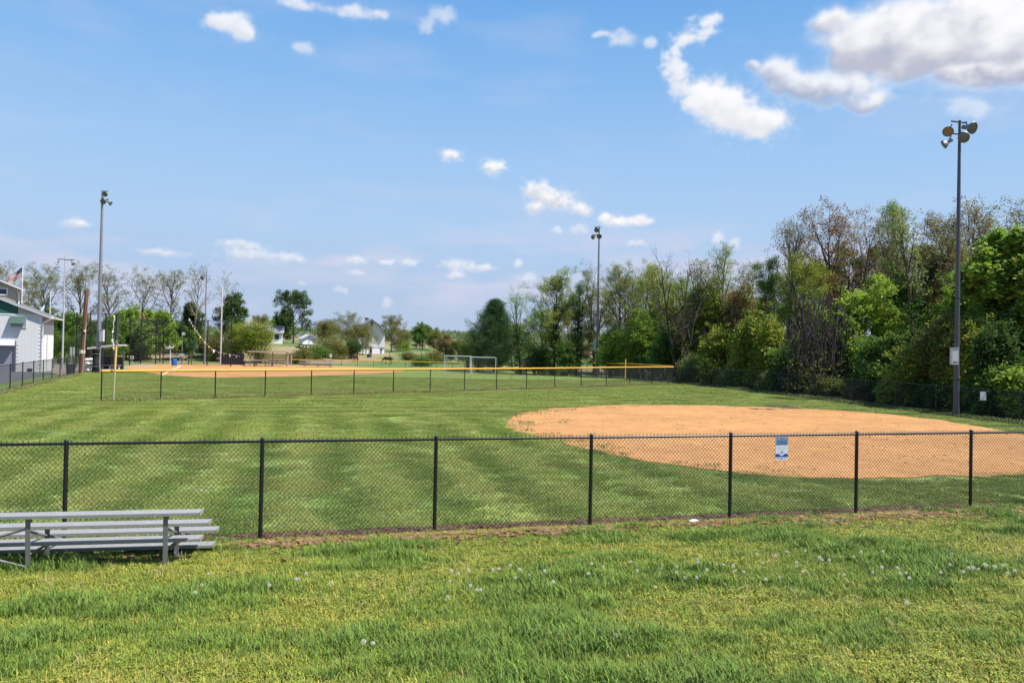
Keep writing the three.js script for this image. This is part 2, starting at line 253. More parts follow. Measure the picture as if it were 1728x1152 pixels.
// parking lot, path, kerbs
const asphalt = new THREE.MeshStandardMaterial({ color: lin(0.12, 0.118, 0.12), map: mottle, roughness: 0.95 });
{
  const L = (D, o) => [-31.4 - 0.4 * (D - 44) - o, -D];
  whole('parking_lot', sheet([L(28, 2.6), L(40, 2.6), L(50, 2.5), L(60, 2.5), L(70, 2.5), L(78, 2.5), [-56, -80], [-64, -82], [-90, -78], [-100, -60], [-90, -30]], 0.02, 20, 0, 0.3), asphalt, 'grey asphalt lot between the left fence and the white building', 'parking lot', null, 'structure');
  whole('gravel_path', sheet([L(71, 1.2), L(79, 3.6), [-55, -83], [-62, -96], [-72, -112], [-56, -116], [-48, -100], [-46, -86], [-43.5, -76]], 0.012, 14, 0.4, 0.4), new THREE.MeshStandardMaterial({ color: lin(0.34, 0.28, 0.21), map: mottle, roughness: 1 }), 'tan gravel path running past the white building', 'path', null, 'structure');
  const conc = new THREE.MeshStandardMaterial({ color: lin(0.36, 0.33, 0.29), map: mottle, roughness: 0.9 });
  const sh = prism([[-0.13, 0], [0.13, 0], [0.1, 0.15], [-0.1, 0.15]], 2.4).translate(0, 0, -1.2);
  const spots = [[46, 6.3], [50, 6.6], [54, 7.0], [58, 7.2], [62, 7.4], [66, 7.6]];
  const words = ['nearest the camera', 'second in the row from the camera', 'third in the row from the camera', 'fourth in the row from the camera', 'fifth in the row from the camera', 'farthest in the row by the path'];
  spots.forEach(([D, o], i) => { const [x, z] = L(D, o), m = whole('wheel_stop', sh, conc, 'concrete wheel stop on the asphalt lot, ' + words[i], 'wheel stop', 'wheel stops on the lot'); m.position.set(x, terr(x, z) + 0.02, z); m.rotation.y = 0.38; });
}

// ---------------------------------------------------------------- chain link fences
const black = mat(0.010, 0.010, 0.014, 0.35), blackWire = mat(0.012, 0.012, 0.014, 0.45), yellow = mat(0.62, 0.31, 0.012, 0.45), galv = mat(0.30, 0.31, 0.36, 0.45, { metalness: 0.5 });
function wires(w, hL, hR, pw, ph, r, knuckles) {       // woven wire of one panel: two sets of slanted wires, clipped to the panel
  const g = [], H = Math.max(hL, hR), k = ph / pw, top = (x) => lerp(hL, hR, x / w);
  const pos = [], put = (x0, y0, x1, y1, z) => {
    const dx = x1 - x0, dy = y1 - y0, L = Math.hypot(dx, dy); if (L < 0.01) return; const nx = -dy / L * r, ny = dx / L * r;
    const c = [[nx, ny, 0], [-nx * 0.5, -ny * 0.5, r * 0.87], [-nx * 0.5, -ny * 0.5, -r * 0.87]];
    for (let i = 0; i < 3; i++) { const a = c[i], b = c[(i + 1) % 3], A = [x0 + a[0], y0 + a[1], z + a[2]], B = [x0 + b[0], y0 + b[1], z + b[2]], C = [x1 + a[0], y1 + a[1], z + a[2]], E = [x1 + b[0], y1 + b[1], z + b[2]]; pos.push(...A, ...B, ...C, ...B, ...E, ...C); }
  };
  const low = 0.05;
  for (const s of [1, -1]) for (let c = -Math.ceil(H / k / pw) * pw; c < w + H / k + pw; c += pw) {
    // y = low + s*k*(x-c)
    let x0 = s > 0 ? Math.max(0, c) : Math.max(0, c - (H - low) / k), x1 = s > 0 ? Math.min(w, c + (H - low) / k) : Math.min(w, c);
    if (x1 - x0 < 0.004) continue;
    put(x0, low + s * k * (x0 - c), x1, low + s * k * (x1 - c), s * r * 0.8);
  }
  if (knuckles) for (let x = 0; x < w; x += pw) { put(x - 0.006, H - 0.03, x + 0.006, H + 0.034, 0.012); put(x + 0.006, H - 0.03, x - 0.006, H + 0.03, -0.012); }
  const b = new THREE.BufferGeometry(); b.setAttribute('position', new THREE.Float32BufferAttribute(pos, 3)); b.computeVertexNormals(); return b;
}
const wireCache = new Map();
function fence({ name = 'chain_link_fence', label, posts, H, postR = 0.036, railR = 0.024, cap, midRail, wire = 0.0026, pitch = [0.078, 0.086], knuckles, skipWire, postTops = {}, bottomWire, group }) {
  const [x0, z0] = posts[0], o = thing(name, label, 'fence', [x0, terr(x0, z0), z0], 0, group), base = terr(x0, z0), loc = posts.map(([x, z]) => [x - x0, terr(x, z) - base, z - z0]);
  loc.forEach(([x, y, z], i) => {
    const h = postTops[i] ?? H, p = part('post', [rod([x, y - 0.3, z], [x, y + h + 0.015, z], postR, postR, 10)], black, o);
    part('post_cap', new THREE.SphereGeometry(postR * 1.15, 10, 5, 0, 6.2832, 0, 1.5708).translate(x, y + h + 0.015, z), black, p);
    if (!i) return;
    const [a, b, c] = loc[i - 1], at = (h0) => [[a, b + h0, c], [x, y + h0, z]];
    part('top_rail', [rod(...at(H - railR), railR, railR, 10)], black, o);
    if (midRail) part('middle_rail', [rod(...at(H * midRail), railR, railR, 6)], black, o);
    if (bottomWire) part('tension_wire', [rod(...at(0.06), 0.004, 0.004, 4)], blackWire, o);
    if (cap && !(cap.gap || []).includes(i)) part('yellow_rail_cap', [rod([a, b + H - railR + 0.012, c], [x, y + H - railR + 0.012, z], cap.r, cap.r, 12)], yellow, o);
    if (!skipWire) {
      const w = Math.hypot(x - a, z - c), key = [w.toFixed(3), H, wire, pitch, knuckles].join(), g = wireCache.get(key) || wires(w, H, H, pitch[0], pitch[1], wire, knuckles); wireCache.set(key, g);
      const m = part('wire_mesh', g, blackWire, o); m.userData.kind = 'stuff'; m.rotation.y = Math.atan2(-(z - c), x - a); m.position.set(a, (b + y) / 2, c);
      if (Math.abs(y - b) > 0.004) { m.matrixAutoUpdate = true; m.rotation.order = 'YXZ'; m.rotation.z = Math.atan2(y - b, w); m.position.y = b; }
    }
  });
  return o;
}
const row = (a, b, n) => Array.from({ length: n + 1 }, (_, i) => [lerp(a[0], b[0], i / n), lerp(a[1], b[1], i / n)]);
const nearPosts = Array.from({ length: 9 }, (_, i) => [FENCE0[0] + FENCE_STEP[0] * (i - 2), FENCE0[1] + FENCE_STEP[1] * (i - 2)]);
fence({ label: 'black chain link fence across the front of the field behind the bleacher', posts: nearPosts, H: 1.75, knuckles: true, wire: 0.0040, bottomWire: true });
const outA = [-22.4, -40.5], outB = [15.4, -70.5];
const outPosts = row(outA, outB, 16);
fence({ name: 'outfield_fence', label: 'long black outfield fence with thick yellow cap across the middle distance', posts: outPosts, H: 1.68, cap: { r: 0.062 }, wire: 0.0030, pitch: [0.08, 0.088] });
fence({ name: 'outfield_fence', label: 'thin yellow capped fence running back along the woods behind the light pole', posts: row(outB, [2.4, -140], 22), H: 1.75, cap: { r: 0.06 }, wire: 0.003, pitch: [0.12, 0.13] });
const leftPosts = Array.from({ length: 12 }, (_, i) => { const D = 38 + 3 * i; return [-31.0 - 0.4 * (D - 44) + 0.4, -D]; });
fence({ label: 'black chain link fence along the asphalt lot at the far left', posts: leftPosts, H: 1.7, wire: 0.0028, pitch: [0.1, 0.11] });
const woodPosts = [[27.6, -32], ...[38, 43.3, 46.4, 50.4, 54, 57.7, 61, 64.3, 67.5, 71, 75].map(D => [rightEdge(D) - 0.1, -D])];
fence({ label: 'low black fence along the edge of the right woods behind the infield', posts: woodPosts, H: 1.65, wire: 0.0028, pitch: [0.1, 0.11] });
fence({ name: 'pasture_fence', label: 'far yellow capped fence between the goals and the horse pasture', posts: row([atDepth(410, 612, 128).x, -128], [atDepth(790, 612, 132).x, -132], 14), H: 0.95, cap: { r: 0.06 }, wire: 0.003, pitch: [0.15, 0.16], postTops: { 3: 2.6, 5: 2.6, 7: 2.8, 9: 2.8, 11: 2.8 } });
fence({ name: 'pasture_fence', label: 'short yellow capped fence behind the far backstop and bunting sign', posts: row([atDepth(204, 600, 150).x, -150], [atDepth(292, 600, 150).x, -150], 4), H: 1.2, cap: { r: 0.07 }, wire: 0.003, pitch: [0.15, 0.16] });
// tall backstop of the far diamond
{
  const pxs = [218, 236.5, 262, 274.5, 306, 318, 349, 389], Ds = [112, 118, 121, 122, 122, 121, 118, 112];
  fence({ name: 'backstop', label: 'tall black mesh backstop behind the far diamond', posts: pxs.map((p, i) => [atDepth(p, 610, Ds[i]).x, -Ds[i]]), H: 7.1, postR: 0.085, railR: 0.035, midRail: 0.66, wire: 0.0035, pitch: [0.16, 0.17] });
  fence({ name: 'tall_net_fence', label: 'tall black fence before the dense trees beside the leaning brown pole', posts: [[127, 100], [150, 101], [176, 102], [190, 103]].map(([p, D]) => [atDepth(p, 615, D).x, -D]), H: 7.4, postR: 0.08, railR: 0.035, midRail: 0.6, wire: 0.0035, pitch: [0.16, 0.17] });
}

// ---------------------------------------------------------------- bleacher by the near fence
const alu = new THREE.MeshStandardMaterial({ color: lin(0.40, 0.395, 0.39), map: mottle, roughness: 0.5, metalness: 0.2 }), aluLeg = new THREE.MeshStandardMaterial({ color: lin(0.25, 0.24, 0.23), map: mottle, roughness: 0.6, metalness: 0.2 });
function plank(L, w, t) { // hollow extruded plank: ribbed top, lipped edges
  const s = new THREE.Shape(), h = w / 2; s.moveTo(-h, 0); s.lineTo(-h, t * 0.85); s.lineTo(-h + 0.008, t);
  for (let i = 1; i < 8; i++) { const x = -h + w * i / 8; s.lineTo(x - 0.004, t); s.lineTo(x, t - 0.003); s.lineTo(x + 0.004, t); }
  s.lineTo(h - 0.008, t); s.lineTo(h, t * 0.85); s.lineTo(h, 0); s.closePath();
  return new THREE.ExtrudeGeometry(s, { depth: L, bevelEnabled: false }).rotateY(Math.PI / 2).translate(0, 0, 0);
}
function bleacher(label, L, rows, frames, pos, turn, thick = 0.05) {   // x along the seats, -z towards the field; the back row is at z = 0
  const b = thing('bleacher', label, 'bleacher', pos, turn);
  for (const [nm, z, y, off, w] of rows) {
    const p = part(nm, plank(L, w, thick).translate(off, y, z), alu, b);
    for (const e of [off - 0.004, off + L + 0.004]) part('end_cap', box(0.012, thick + 0.004, w + 0.006, e, y + thick / 2, z), alu, p);
  }
  for (const fx of frames) {
    const f = part('frame', [box(0.045, 0.055, 1.5, fx + 0.05, 0.03, -0.6)], aluLeg, b);
    for (const [z, y, lean] of [[0, 0.815, 0.07], [-0.62, 0.525, 0.02], [-1.24, 0.265, 0]]) {
      part('leg', [box(0.008, y, 0.075, fx, y / 2, z + lean * 0.4, 0, 0, lean * 0.6), box(0.062, y, 0.008, fx + 0.031, y / 2, z + lean * 0.4 + 0.036, 0, 0, lean * 0.6)], aluLeg, b);
      part('bracket', [box(0.1, 0.012, 0.2, fx + 0.03, y + 0.002, z), box(0.07, 0.06, 0.008, fx + 0.03, y - 0.03, z + 0.05)], aluLeg, b);
    }
    part('side_beam', [rod([fx + 0.03, 0.62, 0.02], [fx + 0.03, 0.2, -1.2], 0.022, 0.022, 6), rod([fx + 0.03, 0.3, 0.03], [fx + 0.03, 0.28, -0.7], 0.02, 0.02, 6)], aluLeg, b);
  }
  return b;
}
{
  const [x, z] = [-4.55, -10.98], L = 4.9, turn = 0.185;
  const y = terr(-5.6, -11.2) - 0.01;
  const b = bleacher('three row aluminium bleacher standing in front of the black chain link fence', L, [['seat', 0, 0.82, -L - 0, 0.24], ['seat', -0.62, 0.53, -L, 0.24], ['seat', -1.24, 0.27, -L, 0.24], ['footboard', -0.32, 0.36, -L - 0.06, 0.24], ['footboard', -0.94, 0.10, -L, 0.24]], [-0.5, -2.32, -4.12], [x, y, z], turn);
  part('cross_brace', [rod([-2.28, 0.68, 0.06], [-4.1, 0.16, 0.06], 0.02, 0.02, 6), rod([-2.3, 0.14, 0.085], [-4.1, 0.68, 0.085], 0.02, 0.02, 6)], aluLeg, b);
}
// ---------------------------------------------------------------- zone sign on the near fence
const canvasTex = (w, h, draw) => { const c = document.createElement('canvas'); c.width = w; c.height = h; draw(c.getContext('2d'), w, h); const t = new THREE.CanvasTexture(c); t.colorSpace = THREE.SRGBColorSpace; return t; };
const ANG = Math.atan2(0.77, 2.94);
function fenceSpot(px, py) { // the point of the near fence plane on that sight line
  const d = sight(px, py), n = V(0.253, 0, 0.967), p0 = V(FENCE0[0], 0, FENCE0[1]), e = V(0, EYE, 0), t = p0.sub(e).dot(n) / d.dot(n); return e.add(d.multiplyScalar(t));
}
{
  const p = fenceSpot(1318, 756), W = 0.30, Hh = 0.48;
  const tex = canvasTex(256, 410, (c, w, h) => {
    c.fillStyle = '#c4cbd6'; c.fillRect(0, 0, w, h); c.fillStyle = '#6d86ad'; c.fillRect(0, 0, w, 152);
    c.fillStyle = '#1f2d5c'; c.font = 'bold 78px sans-serif'; c.textAlign = 'center'; c.fillText('ZONE', w / 2, 138, w - 22);
    c.fillStyle = '#31405f'; for (const [y, a, b] of [[58, 40, 30], [74, 34, 44]]) { let x = a; let k = 0; while (x < w - b) { const q = 6 + (k * 37 % 19); c.fillRect(x, y, q, 7); x += q + 6; k++; } }
    c.fillStyle = '#5d6f93'; for (const y of [186, 208]) { let x = 34, k = y; while (x < w - 40) { const q = 7 + (k * 31 % 17); c.fillRect(x, y, q, 6); x += q + 6; k++; } }
    c.fillStyle = '#1c3f96'; c.fillRect(0, 302, w, 58); c.fillStyle = '#c4cbd6'; c.beginPath(); c.arc(w / 2, 286, 52, 0, 7); c.fill(); c.strokeStyle = '#5a5d57'; c.lineWidth = 5; c.beginPath(); c.arc(w / 2, 278, 36, 0, 7); c.stroke(); c.fillStyle = '#6f7263'; c.fillRect(w / 2 - 16, 258, 32, 34);
    c.fillStyle = '#39455f'; let x = 24, k = 5; while (x < w - 30) { const q = 9 + (k * 29 % 15); c.fillRect(x, 376, q, 13); x += q + 6; k++; }
  });
  const s = thing('fence_sign', 'small grey and blue metal sign reading ZONE hung on the near fence', 'sign', [p.x + 0.253 * 0.03, p.y, p.z + 0.967 * 0.03], ANG);
  const sh = new THREE.Shape(), r = 0.025, a = W / 2, b = Hh / 2; sh.moveTo(-a + r, -b); sh.lineTo(a - r, -b); sh.quadraticCurveTo(a, -b, a, -b + r); sh.lineTo(a, b - r); sh.quadraticCurveTo(a, b, a - r, b); sh.lineTo(-a + r, b); sh.quadraticCurveTo(-a, b, -a, b - r); sh.lineTo(-a, -b + r); sh.quadraticCurveTo(-a, -b, -a + r, -b);
  part('plate', new THREE.ExtrudeGeometry(sh, { depth: 0.003, bevelEnabled: false }), galv, s);
  const face = new THREE.ShapeGeometry(sh), ps = face.attributes.position, uv = face.attributes.uv; for (let i = 0; i < ps.count; i++) uv.setXY(i, ps.getX(i) / W + 0.5, ps.getY(i) / Hh + 0.5);
  part('printed_face', face.translate(0, 0, 0.005), new THREE.MeshStandardMaterial({ map: tex, roughness: 0.45 }), s);
  for (const y of [b - 0.03, -b + 0.03]) part('bolt', new THREE.CylinderGeometry(0.008, 0.008, 0.012, 8).rotateX(Math.PI / 2).translate(0, y, 0.008), black, s);
}
{ // crumpled white wrapper lying in front of the fence
  const [x, z] = onGround(1172, 883, 0.02), g = new THREE.IcosahedronGeometry(0.075, 3), p = g.attributes.position;
  for (let i = 0; i < p.count; i++) { const v = V(p.getX(i), p.getY(i), p.getZ(i)), k = 1 + 0.5 * noise(v.x * 30, v.y * 30, v.z * 30); p.setXYZ(i, v.x * k * 1.4, v.y * k * 0.6, v.z * k); }
  g.computeVertexNormals(); const m = whole('plastic_wrapper', g, mat(0.62, 0.66, 0.66, 0.4), 'crumpled white plastic wrapper lying on leaves by the near fence', 'litter'); m.position.set(x, terr(x, z) + 0.05, z);
}
// ---------------------------------------------------------------- light poles
const steel = new THREE.MeshStandardMaterial({ color: lin(0.105, 0.105, 0.13), map: mottle, roughness: 0.5, metalness: 0.4 }), steelPale = new THREE.MeshStandardMaterial({ color: lin(0.30, 0.30, 0.345), map: mottle, roughness: 0.5, metalness: 0.35 });
const reflector = mat(0.30, 0.28, 0.22, 0.35, { metalness: 0.5, side: THREE.DoubleSide }), lampShell = mat(0.20, 0.21, 0.22, 0.45, { metalness: 0.4, side: THREE.DoubleSide }), lens = new THREE.MeshPhysicalMaterial({ color: lin(0.13, 0.115, 0.07), roughness: 0.3, metalness: 0, clearcoat: 0.6 });
const bowl = new THREE.LatheGeometry([[0.0, 0], [0.11, 0.01], [0.2, 0.07], [0.27, 0.18], [0.305, 0.3], [0.325, 0.305], [0.30, 0.31]].map(p => new THREE.Vector2(...p)), 22);
const lensDisc = new THREE.LatheGeometry([[0, 0.295], [0.2, 0.285], [0.3, 0.27]].map(p => new THREE.Vector2(...p)), 22);
const ballast = new THREE.CylinderGeometry(0.11, 0.12, 0.34, 12).translate(0, -0.15, 0);
function lightPole(name, label, pos, H, r0, r1, m, heads, { arms = [], boxAt, lean = 0, bands = [] } = {}) {
  const o = thing(name, label, 'light pole', pos), pole = part('pole', [rod([0, -0.2, 0], [lean * H, H, 0], r0, r1, 14)], m, o);
  part('base_collar', [rod([0, 0, 0], [0, 0.5, 0], r0 * 1.12, r0 * 1.1, 14)], m, pole);
  for (const h of bands) part('band', [rod([lean * h, h, 0], [lean * h, h + 0.06, 0], lerp(r0, r1, h / H) * 1.12, lerp(r0, r1, h / H) * 1.12, 14)], black, pole);
  for (const [h, ax0, az0, ax1, az1] of arms) part('crossarm', [rod([lean * H + ax0, h, az0], [lean * H + ax1, h, az1], 0.045, 0.045, 8)], black, o);
  for (const [x, y, z, aim, tilt, s = 1] of heads) { // aim: heading, tilt: down from the level
    const hd = part('lamp_shell', bowl, lampShell, o); hd.position.set(lean * H + x, y, z); hd.rotation.order = 'YXZ'; hd.rotation.set(Math.PI / 2 + tilt, aim, 0); hd.scale.setScalar(s);
    part('lens', lensDisc, lens, hd); part('ballast', ballast, lampShell, hd);
    part('lamp_bracket', [rod([lean * H + x, y, z], [lean * H + x * 0.72, y + 0.35, z * 0.72], 0.03, 0.03, 6)], black, o);
  }
  if (boxAt) { const [bx, by, bz, w, h, d, marked] = boxAt, b = part('control_box', [box(w, h, d, bx, by, bz)], mat(0.46, 0.46, 0.50, 0.6), o); part('box_lid', [box(w + 0.04, 0.03, d + 0.05, bx, by + h / 2 + 0.015, bz)], mat(0.40, 0.40, 0.43, 0.6), b); if (marked) { part('warning_label', [box(w * 0.7, h * 0.1, 0.006, bx, by - h * 0.36, bz + d / 2 + 0.003)], mat(0.02, 0.02, 0.02, 0.7), b); part('label_stripe', [box(w * 0.55, h * 0.022, 0.004, bx, by - h * 0.36, bz + d / 2 + 0.009)], mat(0.6, 0.6, 0.6, 0.7), b); } }
  return o;
}
{
  const R = P3(1614, 702, 41.6), RH = heightTo(1624, 203, 41.6);
  lightPole('light_pole', 'tall dark steel pole with four round floodlights at the right woods', R, RH, 0.165, 0.07, steel, [[-0.72, RH - 0.62, 0.2, -0.7, 0.55, 0.9], [0.42, RH - 0.42, 0.1, 0.35, 0.35, 1.05], [-0.05, RH - 1.05, 0.3, -0.15, 0.25, 0.95], [-0.66, RH - 1.25, 0, -1.9, 0.55, 0.8]], { arms: [[RH - 0.1, -0.55, 0.15, 0.42, -0.1], [RH - 0.78, -0.5, 0.1, 0.4, -0.1]], boxAt: [-0.24, heightTo(1610, 601, 41.6), 0.16, 0.34, 0.92, 0.25, true], bands: [2.05, 6.6] });
  const M = P3(1007, 634, 99), MH = heightTo(1009, 382, 99);
  lightPole('light_pole', 'slim steel pole with round floodlights before the trees in the middle distance', M, MH, 0.2, 0.1, steelPale, [[-0.32, MH - 0.45, 0.1, -0.25, 0.3, 1.05], [-0.7, MH - 1.4, 0.1, -0.7, 0.35, 0.95], [-0.06, MH - 1.3, 0.3, 0, 0.3, 1.1]], { arms: [[MH - 0.1, -0.7, 0, 0.3, 0], [MH - 1.1, -0.9, 0, 0.3, 0]], boxAt: [-0.42, heightTo(1002, 583, 99), 0.1, 0.4, 1.15, 0.3] });
  const Lp = P3(164.5, 631, 80), LH = heightTo(169, 321, 80);
  lightPole('light_pole', 'tall pale steel pole with floodlights and grey box at the left field corner', Lp, LH, 0.24, 0.1, steelPale, [[0.42, LH - 0.4, 0.1, 0.2, 0.3, 0.85], [0.3, LH - 1.2, 0.15, 0.1, 0.3, 0.95], [0.72, LH - 1.3, 0, 1.7, 0.5, 0.8]], { arms: [[LH - 0.1, -0.1, 0, 0.6, 0], [LH - 1.0, -0.1, 0, 0.7, 0]], boxAt: [0.42, heightTo(171, 566, 80), 0.16, 0.42, 1.25, 0.32] });
  const A = P3(104, 628, 92), AH = heightTo(109.5, 430, 92);
  lightPole('light_pole', 'thin white pole with two outstretched lamp arms beside the white building', A, AH, 0.13, 0.04, mat(0.36, 0.36, 0.40, 0.5), [[-0.95, AH - 1.0, 0, -1.2, 0.9, 0.75], [0.95, AH - 0.95, 0, 1.2, 0.9, 0.75]], { arms: [[AH - 0.55, -0.95, 0, 0, 0], [AH - 0.6, 0, 0, 1.2, 0]] });
  const B = P3(344.5, 612, 124), BH = heightTo(346.5, 459, 124);
  lightPole('light_pole', 'thin pale pole with one lamp cluster behind the backstop pennants', B, BH, 0.16, 0.08, steelPale, [[-0.5, BH - 0.9, 0, -0.4, 0.4, 1.1]], { arms: [[BH - 0.5, -0.5, 0, 0.1, 0]] });
  const C = P3(371.5, 613, 122), CH = heightTo(374, 485, 122);
  lightPole('utility_pole', 'bare pale utility pole right of the backstop before the leafless tree', C, CH, 0.15, 0.09, mat(0.50, 0.48, 0.46, 0.7), [], {});
  { // leaning rusty wooden pole
    const p = P3(136, 628, 74), H = heightTo(143.5, 490, 74), o = thing('wooden_pole', 'thick leaning rust brown wooden pole at the end of the left fence', 'pole', p);
    const bark = new THREE.MeshStandardMaterial({ color: lin(0.21, 0.085, 0.05), map: barkMap, roughness: 0.9 });
    part('pole', [rod([0, -0.3, 0], [0.36, H, 0], 0.24, 0.18, 14)], bark, o); part('metal_band', [rod([0.06, 1.95, 0], [0.075, 2.3, 0], 0.275, 0.272, 14)], mat(0.5, 0.49, 0.47, 0.6), o); part('conduit', [rod([0.24, 0, 0.16], [0.46, H * 0.62, 0.12], 0.035, 0.035, 8)], mat(0.45, 0.33, 0.25, 0.6), o); part('meter', [box(0.14, 0.2, 0.12, 0.38, 4.2, 0.2)], mat(0.8, 0.8, 0.8, 0.5), o);
  }
}
// ---------------------------------------------------------------- foul poles and pennants
{
  const p = P3(190.5, 676, 40.7), H = heightTo(198, 528, 40.7), o = thing('foul_pole', 'leaning yellow foul pole with a dark padded top at the left fence corner', 'foul pole', p), at = (h) => [0.14 * h / H, h, 0];
  part('lower_pole', [rod([0, -0.2, 0], at(1.7), 0.035, 0.035, 10)], mat(0.42, 0.37, 0.28, 0.6), o); part('yellow_pole', [rod(at(1.7), at(3.15), 0.05, 0.05, 10)], mat(0.72, 0.46, 0.16, 0.6), o); part('grey_sleeve', [rod(at(3.1), at(3.45), 0.07, 0.08, 12)], mat(0.18, 0.17, 0.18, 0.7), o); part('dark_pad', [rod(at(3.4), at(H), 0.085, 0.085, 12)], mat(0.045, 0.04, 0.045, 0.8), o);
  const q = P3(1055, 650, 67.3), HQ = heightTo(1057, 607, 67.3), f = thing('foul_pole', 'short yellow foul pole standing at the right end of the outfield fence', 'foul pole', q); part('pole', [rod([0, -0.2, 0], [0, HQ, 0], 0.05, 0.05, 10)], mat(0.72, 0.46, 0.03, 0.5), f); part('cap', new THREE.SphereGeometry(0.055, 10, 6).translate(0, HQ, 0), yellow, f);
  const q2 = P3(888.5, 618, 136), f2 = thing('foul_pole', 'thin pale yellow post at the far end of the woods fence', 'foul pole', q2); part('pole', [rod([0, -0.2, 0], [0, 3.1, 0], 0.06, 0.06, 8)], mat(0.7, 0.6, 0.25, 0.5), f2); part('cap', new THREE.SphereGeometry(0.065, 8, 6).translate(0, 3.1, 0), yellow, f2);
}
const flagCloth = [mat(0.80, 0.62, 0.10, 0.8, { side: THREE.DoubleSide }), mat(0.82, 0.82, 0.74, 0.8, { side: THREE.DoubleSide }), mat(0.55, 0.65, 0.42, 0.8, { side: THREE.DoubleSide })];
function pennants(label, pts, n, size, seed) {
  const R = rng(seed), curve = new THREE.CatmullRomCurve3(pts.map(p => V(...p))), o = thing('pennant_string', label, 'pennants', pts[0]), c = V(...pts[0]);
  part('rope', new THREE.TubeGeometry(new THREE.CatmullRomCurve3(pts.map(p => V(...p).sub(c))), 24, 0.012, 4), mat(0.6, 0.6, 0.55, 0.9), o);
  for (let i = 0; i < n; i++) { const p = curve.getPoint((i + 0.5) / n).sub(c), a = R() * 6.28, s = size * (0.8 + 0.4 * R()), sh = new THREE.Shape([new THREE.Vector2(-s / 2, 0), new THREE.Vector2(s / 2, 0), new THREE.Vector2(0, -s * 1.25)]); const m = part('pennant', new THREE.ExtrudeGeometry(sh, { depth: 0.004, bevelEnabled: false }), flagCloth[Math.floor(R() * 3)], o); m.position.copy(p); m.rotation.set((R() - 0.5) * 0.7, a, (R() - 0.5) * 0.5); }
}
const W3 = (px, py, D) => { const p = atDepth(px, py, D); return [p.x, p.y, p.z]; };
pennants('short string of yellow pennants hanging beside the dark foul pole top', [W3(192, 530, 41), W3(191, 550, 41.2), W3(189.5, 570, 41.2), W3(191.5, 588, 41)], 12, 0.13, 5);
pennants('long string of yellow and white pennants slanting down across the backstop', [W3(318, 536, 119), W3(330, 557, 118), W3(345, 576, 117), W3(362, 591, 116), W3(404, 601, 115)], 17, 0.36, 6);
// ---------------------------------------------------------------- soccer goals
const goalPaint = mat(0.46, 0.46, 0.47, 0.45);
function goal(label, pxa, pxb, D, H) {
  const a = P3(pxa, 628, D), b = P3(pxb, 628, D - 0.6), dx = b[0] - a[0], dz = b[2] - a[2], w = Math.hypot(dx, dz), o = thing('soccer_goal', label, 'soccer goal', a, Math.atan2(-dz, dx), 'soccer goals');
  for (const x of [0, w]) { part('post', [rod([x, -0.1, 0], [x, H, 0], 0.07, 0.07, 10)], goalPaint, o); part('back_stay', [rod([x, H, 0], [x, H, -0.7], 0.03, 0.03, 6), rod([x, H, -0.7], [x, 0.03, -1.9], 0.03, 0.03, 6), rod([x, 0.03, 0], [x, 0.03, -1.9], 0.03, 0.03, 6)], goalPaint, o); }
  part('crossbar', [rod([-0.07, H, 0], [w + 0.07, H, 0], 0.07, 0.07, 10)], goalPaint, o); part('ground_bar', [rod([0, 0.03, -1.9], [w, 0.03, -1.9], 0.03, 0.03, 6)], goalPaint, o);
  const net = []; for (let i = 0; i <= 16; i++) { const x = w * i / 16; net.push(rod([x, H, -0.7], [x, 0.05, -1.9], 0.006, 0.006, 3)); } for (let i = 0; i <= 10; i++) { const t = i / 10; net.push(rod([0, lerp(H, 0.05, t), lerp(-0.7, -1.9, t)], [w, lerp(H, 0.05, t), lerp(-0.7, -1.9, t)], 0.006, 0.006, 3)); }
  part('net', net, mat(0.35, 0.35, 0.33, 0.9), o).userData.kind = 'stuff';
}
goal('white soccer goal frame, left one of two standing side by side', 750, 793, 103, 2.35);
goal('white soccer goal frame, right one of two standing side by side', 795, 836, 102, 2.25);

